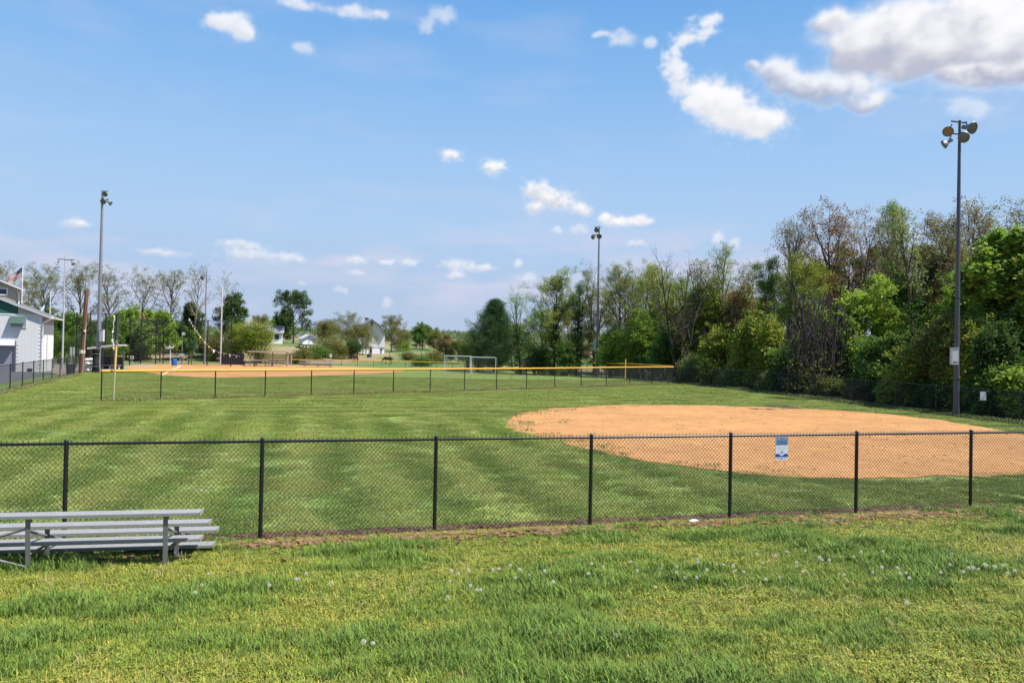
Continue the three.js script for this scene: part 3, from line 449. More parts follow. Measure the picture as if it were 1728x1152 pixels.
// ---------------------------------------------------------------- white building at the far left
const blockWhite = new THREE.MeshStandardMaterial({ color: lin(0.80, 0.80, 0.82), map: mottle, roughness: 0.85 });
{
  const c = P3(68, 629, 80), yaw = THREE.MathUtils.degToRad(23), o = thing('field_house', 'white block building with dark green gable at the left edge', 'building', c, yaw);   // origin: front right corner; x to the left is negative
  const W = 15, Dp = 6, H = 6.15, rise = 0.4, hw = W / 2, wall = [];
  // block walls built of courses with recessed joints
  const courses = 30, ch = H / courses, bl = 0.62;
  part('wall_core', [box(W - 0.04, H, Dp - 0.04, -W / 2, H / 2, -Dp / 2)], mat(0.66, 0.66, 0.68, 0.9), o);
  const blocks = [];
  for (let i = 0; i < courses; i++) { const y = (i + 0.5) * ch; for (let x = (i % 2 ? -bl / 2 : 0); x > -W; x -= bl) { const x0 = Math.max(-W, x - bl), x1 = Math.min(0, x); if (x1 - x0 < 0.1) continue; if (x1 > -8.15 && x0 < -2.5 && y < 2.95) continue; blocks.push(box(x1 - x0 - 0.012, ch - 0.012, 0.04, (x0 + x1) / 2, y, 0.0)); } for (let z = (i % 2 ? -bl / 2 : 0); z > -Dp; z -= bl) { const z0 = Math.max(-Dp, z - bl), z1 = Math.min(0, z); if (z1 - z0 > 0.1) blocks.push(box(0.04, ch - 0.012, z1 - z0 - 0.012, 0, y, (z0 + z1) / 2)); } }
  part('block_wall', blocks, blockWhite, o).userData.kind = 'stuff';
  const gp = mat(0.012, 0.085, 0.065, 0.7);
  part('green_gable', [prism([[-W, 0], [-2.2, 0], [-2.2, 2.2 * rise - 0.12], [-hw, hw * rise - 0.12], [-W, 0.0]], 0.1).translate(0, H + 0.02, -0.05)], gp, o);
  part('beige_gable_end', [prism([[-2.2, 0], [0, 0], [0, 0.02], [-2.2, 2.2 * rise - 0.12]], 0.1).translate(0, H + 0.02, -0.05)], mat(0.42, 0.36, 0.29, 0.8), o);
  part('gable_trim', [box(W, 0.12, 0.12, -W / 2, H - 0.02, 0.0)], mat(0.6, 0.62, 0.62, 0.7), o);
  const sl = Math.hypot(hw + 1.1, (hw + 1.1) * rise), an = Math.atan(rise), roofM = mat(0.13, 0.13, 0.14, 0.9), trim = mat(0.42, 0.42, 0.46, 0.7);
  for (const s of [1, -1]) { const rf = part('roof', [box(sl, 0.12, Dp + 0.8, s * sl / 2, 0, 0).rotateZ(-s * an).translate(-hw, H + hw * rise + 0.12, -Dp / 2 - 0.1)], roofM, o); part('rake_board', [box(sl, 0.2, 0.06, s * sl / 2, 0, 0).rotateZ(-s * an).translate(-hw, H + hw * rise + 0.06, 0.34)], trim, rf); }
  part('soffit_bracket', [box(1.15, 0.1, 0.1, 0.5, H - 0.15, 0.1), rod([0.05, H - 1.0, 0.1], [0.95, H - 0.2, 0.1], 0.04, 0.04, 6)], mat(0.75, 0.7, 0.65, 0.7), o);
  part('gutter', [rod([1.05, H - 0.35, 0.8], [1.05, H - 0.35, -Dp - 0.6], 0.07, 0.07, 8)], mat(0.8, 0.78, 0.72, 0.6), o); part('downspout', [rod([1.0, H - 0.4, 0.7], [0.12, H - 0.9, 0.15], 0.04, 0.04, 6), rod([0.12, H - 0.9, 0.15], [0.12, 0.1, 0.15], 0.04, 0.04, 6)], mat(0.75, 0.73, 0.7, 0.6), o);
  // side annex block, lit white
  const an2 = part('side_cladding', [box(0.2, H - 1.0, Dp - 0.5, 0.12, (H - 1.0) / 2, -Dp / 2)], mat(0.66, 0.66, 0.67, 0.8), o); part('cladding_panel', [box(0.2, 0.93, Dp - 0.5, 0.12, H - 0.52, -Dp / 2)], mat(0.38, 0.36, 0.38, 0.8), an2);
  // shuttered window
  const wn = part('window', [box(1.35, 1.15, 0.05, -2.15, 5.35, 0.05)], mat(0.26, 0.29, 0.30, 0.4), o); part('window_frame', [box(1.5, 0.07, 0.09, -2.15, 5.94, 0.07), box(1.5, 0.07, 0.09, -2.15, 4.76, 0.07), box(0.07, 1.2, 0.09, -2.86, 5.35, 0.07), box(0.07, 1.2, 0.09, -1.44, 5.35, 0.07)], mat(0.5, 0.52, 0.52, 0.6), wn);
  const aw = mat(0.10, 0.17, 0.15, 0.6); for (let i = 0; i < 7; i++) part('awning_slat', [box(1.5, 0.03, 0.16, -2.15, 5.92 - i * 0.115, 0.14 + i * 0.075, 0, 0, 0.55)], aw, wn);
  // roll up door
  const dr = part('garage_door', [box(5.6, 2.8, 0.06, -5.32, 1.4, -0.06)], mat(0.20, 0.20, 0.23, 0.6), o); for (let i = 0; i < 14; i++) part('door_slat', [box(5.56, 0.17, 0.03, -5.32, 0.12 + i * 0.2, -0.02)], mat(0.21, 0.21, 0.24, 0.6), dr);
  part('door_hood', [prism([[0, 0], [0.75, 0], [0.7, 0.18], [0.4, 0.42], [0, 0.5]], 5.9).rotateY(-Math.PI / 2).translate(-2.4, 2.8, 0.02)], mat(0.55, 0.55, 0.58, 0.5), o);
  part('door_jamb', [box(0.18, 3.3, 0.14, -2.4, 1.65, 0.07)], mat(0.07, 0.06, 0.11, 0.6), o);
  const st = part('stain_vent', [box(0.45, 0.3, 0.06, -1.0, 0.22, 0.05)], mat(0.03, 0.03, 0.03, 0.9), o); part('vent_slat', [box(0.4, 0.03, 0.04, -1.0, 0.24, 0.1)], mat(0.1, 0.1, 0.1, 0.9), st);
  // cupola on the roof
  const cu = part('cupola', [box(3.3, 1.6, 2.6, -4.35, H + 2.1, -2.6), prism([[-6.0, 0], [-2.7, 0], [-4.35, 0.72]], 2.6).translate(0, H + 2.9, -3.9)], mat(0.36, 0.32, 0.24, 0.8), o);
  for (const s of [1, -1]) part('cupola_roof', [box(2.75, 0.09, 3.4, s * 1.375, 0, 0).rotateZ(-s * 0.41).translate(-4.35, H + 3.68, -2.6)], mat(0.16, 0.16, 0.17, 0.9), cu);
  part('cupola_rake', [box(2.75, 0.12, 0.05, 1.375, 0, 0).rotateZ(-0.41).translate(-4.35, H + 3.68, -0.86), box(2.75, 0.12, 0.05, -1.375, 0, 0).rotateZ(0.41).translate(-4.35, H + 3.68, -0.86)], mat(0.65, 0.66, 0.68, 0.7), cu);
  for (const x of [-4.05, -5.35]) { part('cupola_window', [box(0.98, 0.58, 0.05, x, H + 2.42, -1.29)], mat(0.03, 0.03, 0.06, 0.3), cu); part('cupola_window_frame', [box(1.2, 0.1, 0.1, x, H + 2.76, -1.28), box(1.2, 0.1, 0.1, x, H + 2.08, -1.28), box(0.1, 0.6, 0.1, x - 0.54, H + 2.42, -1.28), box(0.1, 0.6, 0.1, x + 0.54, H + 2.42, -1.28)], mat(0.75, 0.76, 0.78, 0.7), cu); }
  part('vent_pipe', [rod([-2.45, H + 1.0, -1.4], [-2.45, H + 2.5, -1.4], 0.07, 0.07, 8)], mat(0.8, 0.8, 0.82, 0.6), o); part('siren_horn', [new THREE.TorusGeometry(0.2, 0.06, 8, 16).translate(-2.45, H + 2.62, -1.4)], mat(0.75, 0.75, 0.78, 0.5), o);
  const b = thing('bollard', 'short white bollard before the grey roll up door', 'bollard', [c[0] - 3.4, terr(c[0] - 3.4, c[2] + 2.1) + 0.02, c[2] + 2.1]); part('post', [rod([0, 0, 0], [0, 0.9, 0], 0.09, 0.09, 12)], mat(0.8, 0.8, 0.8, 0.6), b); part('dome', new THREE.SphereGeometry(0.09, 12, 6).translate(0, 0.9, 0), mat(0.8, 0.8, 0.8, 0.6), b);
}
// flags on their poles
function flag(label, clothLabel, tex, px, pyTop, pyBase, D, w, h, droop, back) {
  const p = P3(px, pyBase, D), H = heightTo(px, pyTop, D), o = thing('flagpole', label, 'flagpole', p); part('pole', [rod([0, -0.2, 0], [0, H, 0], 0.07, 0.035, 10)], mat(0.78, 0.78, 0.80, 0.45), o); part('finial', new THREE.SphereGeometry(0.09, 10, 8).translate(0, H + 0.07, 0), mat(0.5, 0.45, 0.3, 0.4, { metalness: 0.5 }), o);
  const g = new THREE.PlaneGeometry(w, h, 30, 12), q = g.attributes.position; for (let i = 0; i < q.count; i++) { const u = (q.getX(i) + w / 2) / w, v = q.getY(i); q.setXYZ(i, -u * w * Math.cos(droop) + 0.04 * Math.sin(v * 6), v * (1 - 0.35 * u) - u * w * Math.sin(droop) - 0.12 * u * u, 0.16 * Math.sin(u * 9 + v * 1.4) * u * h); }
  g.computeVertexNormals(); const f = whole('flag', g, new THREE.MeshStandardMaterial({ map: tex, roughness: 0.8, side: THREE.DoubleSide }), clothLabel, 'flag'); f.position.set(p[0] - 0.05, p[1] + H - h / 2 - 0.25, p[2]);
}
flag('white flagpole rising behind the roof cupola', 'red and white striped flag with blue corner drooping from a pole', canvasTex(260, 140, (c, w, h) => { for (let i = 0; i < 13; i++) { c.fillStyle = i % 2 ? '#e8e4e0' : '#a8202c'; c.fillRect(0, i * h / 13, w, h / 13 + 1); } c.fillStyle = '#1a2048'; c.fillRect(0, 0, w * 0.4, h * 7 / 13); c.fillStyle = '#e8e4e0'; for (let r = 0; r < 9; r++) for (let k = 0; k < (r % 2 ? 5 : 6); k++) { c.beginPath(); c.arc(9 + (r % 2 ? 8 : 0) + k * 17, 6 + r * 8, 2.4, 0, 7); c.fill(); } }), 33.5, 447, 600, 96, 2.3, 1.25, 0.62);
flag('cream pole with a faded flag behind the building eave', 'faded green and white flag hanging by the building eave', canvasTex(128, 90, (c, w, h) => { c.fillStyle = '#3c5a55'; c.fillRect(0, 0, w * 0.5, h); c.fillStyle = '#c9d2d6'; c.fillRect(w * 0.5, 0, w * 0.5, h); }), 81.5, 496, 603, 95, 2.3, 1.1, 0.95);
// ---------------------------------------------------------------- things round the far diamond
const chalky = mat(0.58, 0.57, 0.56, 0.7), darkWood = mat(0.10, 0.055, 0.045, 0.85), greyWood = mat(0.42, 0.36, 0.31, 0.85), blueDrum = mat(0.012, 0.10, 0.34, 0.45);
function barrel(label, px, py, D, r, h, m) { const o = thing('barrel', label, 'barrel', P3(px, py, D)); part('drum', new THREE.LatheGeometry([[0, 0], [0.94, 0], [1, 0.04], [0.97, 0.08], [0.98, 0.3], [1.03, 0.33], [0.98, 0.36], [0.98, 0.63], [1.03, 0.66], [0.98, 0.69], [0.97, 0.93], [1, 0.97], [0.96, 1], [0.9, 0.985]].map(([a, b]) => new THREE.Vector2(a * r, b * h)), 20), m, o); part('lid', new THREE.CylinderGeometry(r * 0.9, r * 0.9, 0.03, 20).translate(0, h * 0.97, 0), m, o); }
barrel('bright blue plastic barrel beside the bunting sign', 293.5, 612, 112, 0.4, 1.05, blueDrum);
barrel('teal blue barrel beside the white building corner', 86, 612, 98, 0.3, 0.92, mat(0.02, 0.11, 0.20, 0.5));
{ // fan bunting on a post
  const o = thing('bunting_sign', 'red white and blue fan bunting mounted on a thin post', 'bunting', P3(286.5, 612, 113)), H = heightTo(286.5, 588, 113); part('post', [rod([0, -0.1, 0], [0, H, 0], 0.05, 0.05, 8)], mat(0.6, 0.6, 0.6, 0.6), o);
  const cols = [mat(0.30, 0.04, 0.05, 0.8), mat(0.8, 0.78, 0.76, 0.8), mat(0.05, 0.05, 0.14, 0.8)];
  const fan = [[0.22, 0], [0.5, 1], [0.8, 2]]; let r0 = 0.08; for (const [r1, ci] of fan) { for (let k = 0; k < 8; k++) { const a0 = 0.32 + k * (Math.PI - 0.64) / 8, a1 = 0.32 + (k + 1) * (Math.PI - 0.64) / 8, s = [[Math.cos(a0) * r0, Math.sin(a0) * r0], [Math.cos(a0) * r1, Math.sin(a0) * r1], [Math.cos(a1) * r1, Math.sin(a1) * r1], [Math.cos(a1) * r0, Math.sin(a1) * r0]]; part('pleat', prism(s.map(([x, y]) => [x, y * 0.72]), 0.05).translate(0, H - 0.05, (k % 2) * 0.04), cols[(ci + (ci === 2 && k % 3 === 1 ? 2 : 0)) % 3], o); } r0 = r1; }
}
function board(name, label, px, py, D, w, h, m, postPy, mark) { const p = atDepth(px, py, D), y = terr(p.x, p.z), o = thing(name, label, 'sign', [p.x, y, p.z]); part('panel', [box(w, h, 0.03, 0, p.y - y, 0.04)], m, o); if (postPy) for (const s of postPy) part('post', [rod([s * w, -0.2, 0], [s * w, p.y - y + h / 2, 0], 0.045, 0.045, 8)], mat(0.3, 0.3, 0.3, 0.7), o); if (mark) part('printed_mark', [box(w * 0.5, h * 0.45, 0.01, 0, p.y - y, 0.065)], mat(0.05, 0.05, 0.06, 0.8), o); return o; }
board('field_sign', 'small white square sign with dark mark low on the backstop', 222.5, 603, 111.5, 0.52, 0.45, chalky, [0], true);
board('field_sign', 'small pale square sign high on a backstop post', 309.5, 563, 121, 0.55, 0.5, mat(0.55, 0.56, 0.58, 0.7), [-0.4]);
board('field_sign', 'grey panel sign low beside the blue barrel', 306.5, 599, 115, 0.75, 0.5, mat(0.42, 0.43, 0.46, 0.7), [-0.4, 0.4]);
board('field_sign', 'pinkish white notice on the pasture fence right of the small far bleacher', 558, 600, 127, 0.4, 0.6, mat(0.7, 0.6, 0.6, 0.7), [0]);
board('field_sign', 'white square sign hanging on the dark woods fence beside the right pole', 1659, 668, 39.9, 0.31, 0.46, mat(0.45, 0.44, 0.48, 0.7));
board('field_sign', 'narrow grey sign panel beside the leaning brown pole, left of a pair', 119.3, 592, 75, 0.18, 0.8, mat(0.5, 0.48, 0.46, 0.7), [0]);
board('field_sign', 'narrow grey sign panel beside the leaning brown pole, right of a pair', 124, 592, 75.4, 0.18, 0.8, mat(0.5, 0.48, 0.46, 0.7), [0]);
board('field_sign', 'small white square card behind the soccer goal net', 825, 611, 112, 0.4, 0.5, chalky, [0], true);
{ // green box on a post, dark windscreen, trash bin, rolled mesh
  const o = thing('scoreboard_box', 'dark green box on a post behind home plate', 'box', P3(322.5, 612, 120)), H = heightTo(322.5, 586, 120); part('post', [rod([0, -0.1, 0], [0, H, 0], 0.08, 0.08, 8)], darkWood, o); part('cabinet', [box(0.9, 0.65, 0.4, 0, H + 0.3, 0)], mat(0.012, 0.06, 0.045, 0.5), o); part('cabinet_lid', [box(1.0, 0.07, 0.5, 0, H + 0.66, 0)], mat(0.012, 0.05, 0.04, 0.5), o);
  const a = P3(373, 611, 119.5), w = atDepth(411, 611, 119.5).x - a[0], s = thing('wind_screen', 'dark navy padded screen panel left of the far dugout', 'screen', a); for (let i = 0; i < 5; i++) part('pad', [box(w / 5 - 0.03, 1.75, 0.1, w * (i + 0.5) / 5, 1.0, 0)], mat(0.014, 0.014, 0.03, 0.7), s); part('rail', [rod([0, 1.9, 0], [w, 1.9, 0], 0.04, 0.04, 8)], black, s); for (const x of [0, w]) part('post', [rod([x, -0.1, 0], [x, 1.95, 0], 0.05, 0.05, 8)], black, s);
  const t = thing('trash_bin', 'dark grey wire trash bin behind the left fence', 'trash bin', P3(118.5, 628.5, 70)); const rods = []; for (let i = 0; i < 26; i++) { const q = i / 26 * 6.283; rods.push(rod([0.33 * Math.cos(q), 0, 0.33 * Math.sin(q)], [0.4 * Math.cos(q), 0.95, 0.4 * Math.sin(q)], 0.012, 0.012, 4)); } part('wire_cage', rods, mat(0.07, 0.075, 0.085, 0.6), t); part('liner', new THREE.CylinderGeometry(0.37, 0.31, 0.85, 18, 1, true).translate(0, 0.48, 0), mat(0.06, 0.07, 0.085, 0.5, { side: THREE.DoubleSide }), t); part('rim', new THREE.TorusGeometry(0.4, 0.03, 6, 24).rotateX(Math.PI / 2).translate(0, 0.95, 0), mat(0.05, 0.05, 0.06, 0.5), t);
  const r = thing('fence_roll', 'upright roll of black fence mesh by the left light pole', 'fence roll', P3(160.5, 631, 76)), pts = []; for (let i = 0; i < 90; i++) { const q = i / 90 * 6.283 * 4; pts.push(V((0.05 + 0.05 * i / 15) * Math.cos(q), 0, (0.05 + 0.05 * i / 15) * Math.sin(q))); }
  const rw = []; for (let i = 0; i < 40; i++) { const q = i / 40 * 6.283; rw.push(rod([0.35 * Math.cos(q), 0.02, 0.35 * Math.sin(q)], [0.35 * Math.cos(q + 1.2), 2.4, 0.35 * Math.sin(q + 1.2)], 0.009, 0.009, 3), rod([0.34 * Math.cos(q), 0.02, 0.34 * Math.sin(q)], [0.34 * Math.cos(q - 1.2), 2.4, 0.34 * Math.sin(q - 1.2)], 0.009, 0.009, 3)); } part('wire_wrap', rw, blackWire, r); part('core', new THREE.CylinderGeometry(0.3, 0.3, 2.38, 16).translate(0, 1.2, 0), mat(0.02, 0.02, 0.025, 0.9), r); for (const y of [0.6, 1.9]) part('strap', new THREE.TorusGeometry(0.36, 0.02, 5, 24).rotateX(Math.PI / 2).translate(0, y, 0), mat(0.2, 0.2, 0.2, 0.6), r);
  // pale stones heaped between pole and roll
  const R = rng(12), st = mat(0.50, 0.46, 0.43, 0.9); let k = 0; const where = ['bottom', 'second', 'third', 'top'];
  for (let lvl = 0; lvl < 4; lvl++) for (let i = 0; i < 4; i++) { const g = new THREE.DodecahedronGeometry(0.3, 1), q = g.attributes.position; for (let n = 0; n < q.count; n++) { const v = V(q.getX(n), q.getY(n), q.getZ(n)), f = 1 + 0.3 * noise(v.x * 4 + k * 3, v.y * 4, v.z * 4); q.setXYZ(n, v.x * f * 1.05, v.y * f * 0.72, v.z * f); } g.computeVertexNormals(); const p = P3(145.5 + i * 4.0 + (lvl % 2) * 1.2, 630, 77.5), m = whole('stone', g, st, `pale stone in the ${where[lvl]} layer of the heap beside the leaning pole`, 'stone', 'stones heaped by the leaning pole'); m.position.set(p[0], p[1] + 0.17 + lvl * 0.35, p[2] + (R() - 0.5) * 0.2); m.rotation.y = R() * 6; k++; }
}
function dugout(label, pxa, pxb, D, H, Dp, slope, posts, m, fenced) {
  const a = P3(pxa, 613, D), w = atDepth(pxb, 613, D).x - a[0], o = thing('dugout', label, 'dugout', a); const rf = part('roof', [box(w + 0.5, 0.16, Dp + 0.8, w / 2, 0, 0).rotateZ(slope).translate(0, H, -Dp / 2)], m.roof, o); part('fascia', [box(w + 0.52, 0.2, 0.05, w / 2, 0, 0).rotateZ(slope).translate(0, H, 0.43)], m.fascia, rf);
  for (const t of posts) for (const z of [0, -Dp]) part('post', [box(0.13, H + Math.sin(slope) * w * t, 0.13, w * t, (H + Math.sin(slope) * w * t) / 2, z)], m.post, o);
  if (fenced) { part('back_panel', [box(w, 1.5, 0.06, w / 2, 0.75, -Dp - 0.1)], mat(0.03, 0.03, 0.035, 0.9), o); } else for (let i = 0; i < 6; i++) part('back_board', [box(w, 0.16, 0.04, w / 2, 0.5 + i * 0.28, -Dp - 0.09)], darkWood, o);
  part('bench', [box(w * 0.92, 0.06, 0.35, w / 2, 0.5, -Dp + 0.4)], greyWood, o); for (const t of [0.1, 0.5, 0.9]) part('bench_leg', [box(0.08, 0.48, 0.3, w * t, 0.24, -Dp + 0.4)], greyWood, o);
}
dugout('low open brown dugout with flat roof behind the far infield', 421, 485, 118, 2.35, 1.9, 0, [0, 0.5, 1], { roof: mat(0.30, 0.23, 0.22, 0.9), fascia: greyWood, post: greyWood });
dugout('small grey roofed dugout beside the left light pole', 153, 192, 86, 2.5, 2.0, 0.14, [0, 0.5, 1], { roof: mat(0.34, 0.33, 0.33, 0.8), fascia: mat(0.55, 0.54, 0.54, 0.7), post: mat(0.06, 0.06, 0.07, 0.6) }, true);
{ const p = P3(410, 610.5, 116.5), w = atDepth(450, 610, 116.5).x - p[0], o = thing('player_bench', 'pale player bench in front of the brown dugout', 'bench', p); part('seat', [box(w, 0.09, 0.32, w / 2, 0.95, 0)], mat(0.55, 0.5, 0.47, 0.8), o); for (const t of [0.06, 0.5, 0.94]) part('leg', [box(0.09, 0.94, 0.28, w * t, 0.47, 0)], darkWood, o); }
{ const p = P3(506, 616, 119), w = atDepth(563, 616, 119).x - p[0]; bleacher('small pale bleacher behind the far infield right of the brown dugout', w, [['seat', 0, 0.95, 0, 0.3], ['seat', 0.6, 0.55, 0, 0.3], ['footboard', 0.3, 0.3, 0, 0.3]], [0.6, w / 2, w - 0.7], p, 0, 0.15); }
// ---------------------------------------------------------------- farm buildings
const siding = (w, h, n, x0, y0, z, m, parent, dx = 1, fn) => { for (let i = 0; i < n; i++) { const ww = fn ? fn((i + 0.5) / n) : w; part('siding_board', [box(ww, h / n * 0.9, 0.05, x0 + dx * 0, y0 + h * (i + 0.5) / n, z, 0, 0, 0.08)], m, parent); } };
const white = mat(0.76, 0.77, 0.78, 0.8), slate = mat(0.20, 0.20, 0.23, 0.85), glass = mat(0.025, 0.03, 0.05, 0.15);
{ // gambrel barn
  const D = 188, c = P3(625.5, 597, D), yb = atDepth(625, 598, D).y, o = thing('barn', 'white gambrel roofed barn with cupola behind the olive trees', 'barn', [c[0], yb, c[2]], THREE.MathUtils.degToRad(17)), s = D / 1250, hw = 22.5 * s;
  const y1 = (598 - 564) * s, y2 = (598 - 549) * s, y3 = (598 - 539.5) * s;
  const out = [[-hw, 0], [hw, 0], [hw, y1], [hw * 0.62, y2], [0, y3], [-hw * 0.62, y2], [-hw, y1]];
  part('wall', prism(out, 13).translate(0, 0, -13), white, o);
  for (let i = 0; i < 16; i++) { const y = y1 * 0.36 + (y1 * 0.62) * i / 16; part('siding_board', [box(hw * 2 - 0.1, y1 * 0.034, 0.06, 0, y + 0.15, 0.02, 0, 0, 0.12)], white, o); }
  const roofE = (a, b) => { const dx = b[0] - a[0], dy = b[1] - a[1], L = Math.hypot(dx, dy), ex = 0.25; return box(L + ex, 0.18, 14.6, 0, 0, 0).rotateZ(Math.atan2(dy, dx)).translate((a[0] + b[0]) / 2, (a[1] + b[1]) / 2 + 0.1, -6.3); };
  for (const q of [[out[2], out[3]], [out[3], out[4]], [out[4], out[5]], [out[5], out[6]]]) part('roof', [roofE(...q)], slate, o);
  part('band', [box(hw * 2 + 0.1, 0.2, 0.12, 0, y1 * 0.345, 0.05)], mat(0.25, 0.25, 0.28, 0.8), o);
  const wn = part('gable_window', [box(0.55, 0.95, 0.06, 0.1, y2 + 0.35, 0.04)], glass, o); part('window_frame', [box(0.75, 0.08, 0.1, 0.1, y2 + 0.86, 0.05), box(0.75, 0.08, 0.1, 0.1, y2 - 0.16, 0.05)], mat(0.4, 0.4, 0.45, 0.8), wn);
  const dr = part('door', [box(0.62, 1.5, 0.06, -0.05, 0.85, 0.05)], mat(0.01, 0.01, 0.016, 0.9), o); part('door_frame', [box(0.08, 1.6, 0.1, -0.4, 0.85, 0.06), box(0.08, 1.6, 0.1, 0.3, 0.85, 0.06)], white, dr);
  for (const [x, y, w, h] of [[-2.75, 1.15, 0.7, 0.7], [2.6, 1.2, 0.5, 0.45], [-1.2, 0.9, 0.2, 1.1], [2.55, 0.5, 0.35, 0.3]]) part('lower_window', [box(w, h, 0.06, x, y, 0.05)], mat(0.03, 0.03, 0.04, 0.7), o);
  part('sliding_door', [box(1.7, 1.7, 0.08, 1.25, 0.95, 0.06)], mat(0.72, 0.73, 0.76, 0.8), o);
  const cu = part('cupola', [box(0.9, 0.8, 0.9, -0.9, y3 + 0.2, -3)], mat(0.22, 0.2, 0.24, 0.8), o); part('cupola_roof', [new THREE.ConeGeometry(0.85, 0.5, 4).rotateY(Math.PI / 4).translate(-0.9, y3 + 0.85, -3)], slate, cu);
  const sd = thing('garden_shed', 'small blue grey shed with sloping roof below the barn door', 'shed', P3(623, 606, 168)); part('wall', [box(1.0, 0.75, 1.0, 0, 0.38, 0)], mat(0.12, 0.14, 0.18, 0.8), sd); part('roof', [box(1.25, 0.08, 1.3, 0, 0.82, 0, 0, 0.2)], mat(0.35, 0.40, 0.46, 0.7), sd);
}
{ // garden house: gable front with diagonal shade, raised on blocks
  const D = 162, s = D / 1250, yb = atDepth(522, 581, D).y, c = P3(522, 581, D), o = thing('playhouse', 'little white gabled shed raised on a dark deck beside the tall green tree', 'shed', [c[0], c[1], c[2]], THREE.MathUtils.degToRad(29)), b = yb - c[1], hw = 11.5 * s, h = 15 * s, rise = 10.5 * s;
  part('deck', [box(hw * 2.6, 0.16, 4.4, 0, b - 0.1, -1.2)], mat(0.03, 0.028, 0.03, 0.9), o); for (const x of [-1.5, 0, 1.5]) for (const z of [0.7, -2.9]) part('deck_post', [box(0.18, Math.max(0.3, b), 0.18, x, Math.max(0.3, b) / 2 - 0.1, z)], mat(0.05, 0.05, 0.05, 0.9), o);
  part('wall', [prism([[-hw, 0], [hw, 0], [hw, h * 0.68], [0, h * 0.68 + rise * 0.6], [-hw, h * 0.68]], 3.2).translate(0, b, -3.2)], white, o);
  for (const k of [1, -1]) { const L = Math.hypot(hw, rise * 0.6) + 0.4; part('roof', [box(L, 0.1, 4.2, k * L / 2, 0, 0).rotateZ(-k * Math.atan2(rise * 0.6, hw)).translate(0, b + h * 0.68 + rise * 0.6 + 0.06, -1.6)], mat(0.46, 0.46, 0.48, 0.8), o); }
  const d = part('door', [box(0.85, h * 0.62, 0.06, 0.25, b + h * 0.31, 0.03)], mat(0.72, 0.72, 0.75, 0.8), o); part('door_handle', [box(0.06, 0.5, 0.05, -0.1, b + h * 0.3, 0.07)], mat(0.1, 0.1, 0.12, 0.7), d);
}
function house(name, label, px0, px1, pyEave, pyRidge, pyBase, D, Dp, wallM, roofM, yaw) {
  const s = D / 1250, c = P3((px0 + px1) / 2, pyBase, D), y = atDepth(px0, pyBase, D).y, hw = (px1 - px0) / 2 * s, he = (pyBase - pyEave) * s + (y - c[1]), hr = (pyBase - pyRidge) * s + (y - c[1]), o = thing(name, label, 'house', c, yaw);
  part('wall', [box(hw * 2, he, Dp, 0, he / 2, -Dp / 2), prism([[-Dp / 2, 0], [Dp / 2, 0], [0, hr - he]], hw * 2).rotateY(Math.PI / 2).translate(-hw, he, -Dp / 2)], wallM, o);
  for (const k of [1, -1]) { const L = Math.hypot(Dp / 2, hr - he) + 0.5; part('roof', [box(hw * 2 + 0.8, 0.14, L, 0, 0, k * L / 2).rotateX(k * Math.atan2(hr - he, Dp / 2)).translate(0, hr + 0.08, -Dp / 2)], roofM, o); }
  for (const x of [-0.55, 0.2, 0.72]) { const w = part('window', [box(0.9, 1.2, 0.05, x * hw, he * 0.6, 0.02)], glass, o); part('window_frame', [box(1.1, 0.1, 0.09, x * hw, he * 0.6 + 0.65, 0.03), box(1.1, 0.1, 0.09, x * hw, he * 0.6 - 0.65, 0.03)], white, w); }
  const ch = part('chimney', [box(0.7, 1.6, 0.7, -hw * 0.5, hr + 0.4, -Dp / 2 - 0.6)], mat(0.3, 0.2, 0.17, 0.9), o); part('chimney_cap', [box(0.85, 0.1, 0.85, -hw * 0.5, hr + 1.22, -Dp / 2 - 0.6)], mat(0.3, 0.3, 0.3, 0.9), ch);
  return o;
}
house('farmhouse', 'white farmhouse with grey roof behind the yellow green shrub', 412, 474, 560, 548, 584, 172, 7, white, mat(0.24, 0.24, 0.27, 0.85), 0.27);
house('farmhouse', 'distant house with faded grey green roof above the farmhouse', 417, 434, 548, 538, 575, 230, 8, mat(0.4, 0.4, 0.38, 0.8), mat(0.30, 0.31, 0.29, 0.9), 0.1);
house('farmhouse', 'distant house with dull red roof among the dense trees left', 224, 246, 538, 527, 575, 260, 9, mat(0.55, 0.48, 0.42, 0.8), mat(0.26, 0.055, 0.06, 0.9), 0);
{ // board fence at the top of the pasture
  const a = atDepth(655, 566, 270), b = atDepth(748, 568, 270), n = 12, o = thing('board_fence', 'long grey board fence along the top of the horse pasture', 'fence', [a.x, terr(a.x, -270), -270]); const y0 = terr(a.x, -270);
  for (let i = 0; i <= n; i++) { const x = (b.x - a.x) * i / n, y = terr(a.x + x, -270) - y0; part('post', [box(0.2, 2.0, 0.2, x, y + 0.9, 0)], greyWood, o); if (i) for (const h of [0.5, 1.0, 1.5]) part('rail', [rod([(b.x - a.x) * (i - 1) / n, terr(a.x + (b.x - a.x) * (i - 1) / n, -270) - y0 + h, 0.12], [x, y + h, 0.12], 0.1, 0.1, 4)], mat(0.2, 0.18, 0.17, 0.9), o); }
}
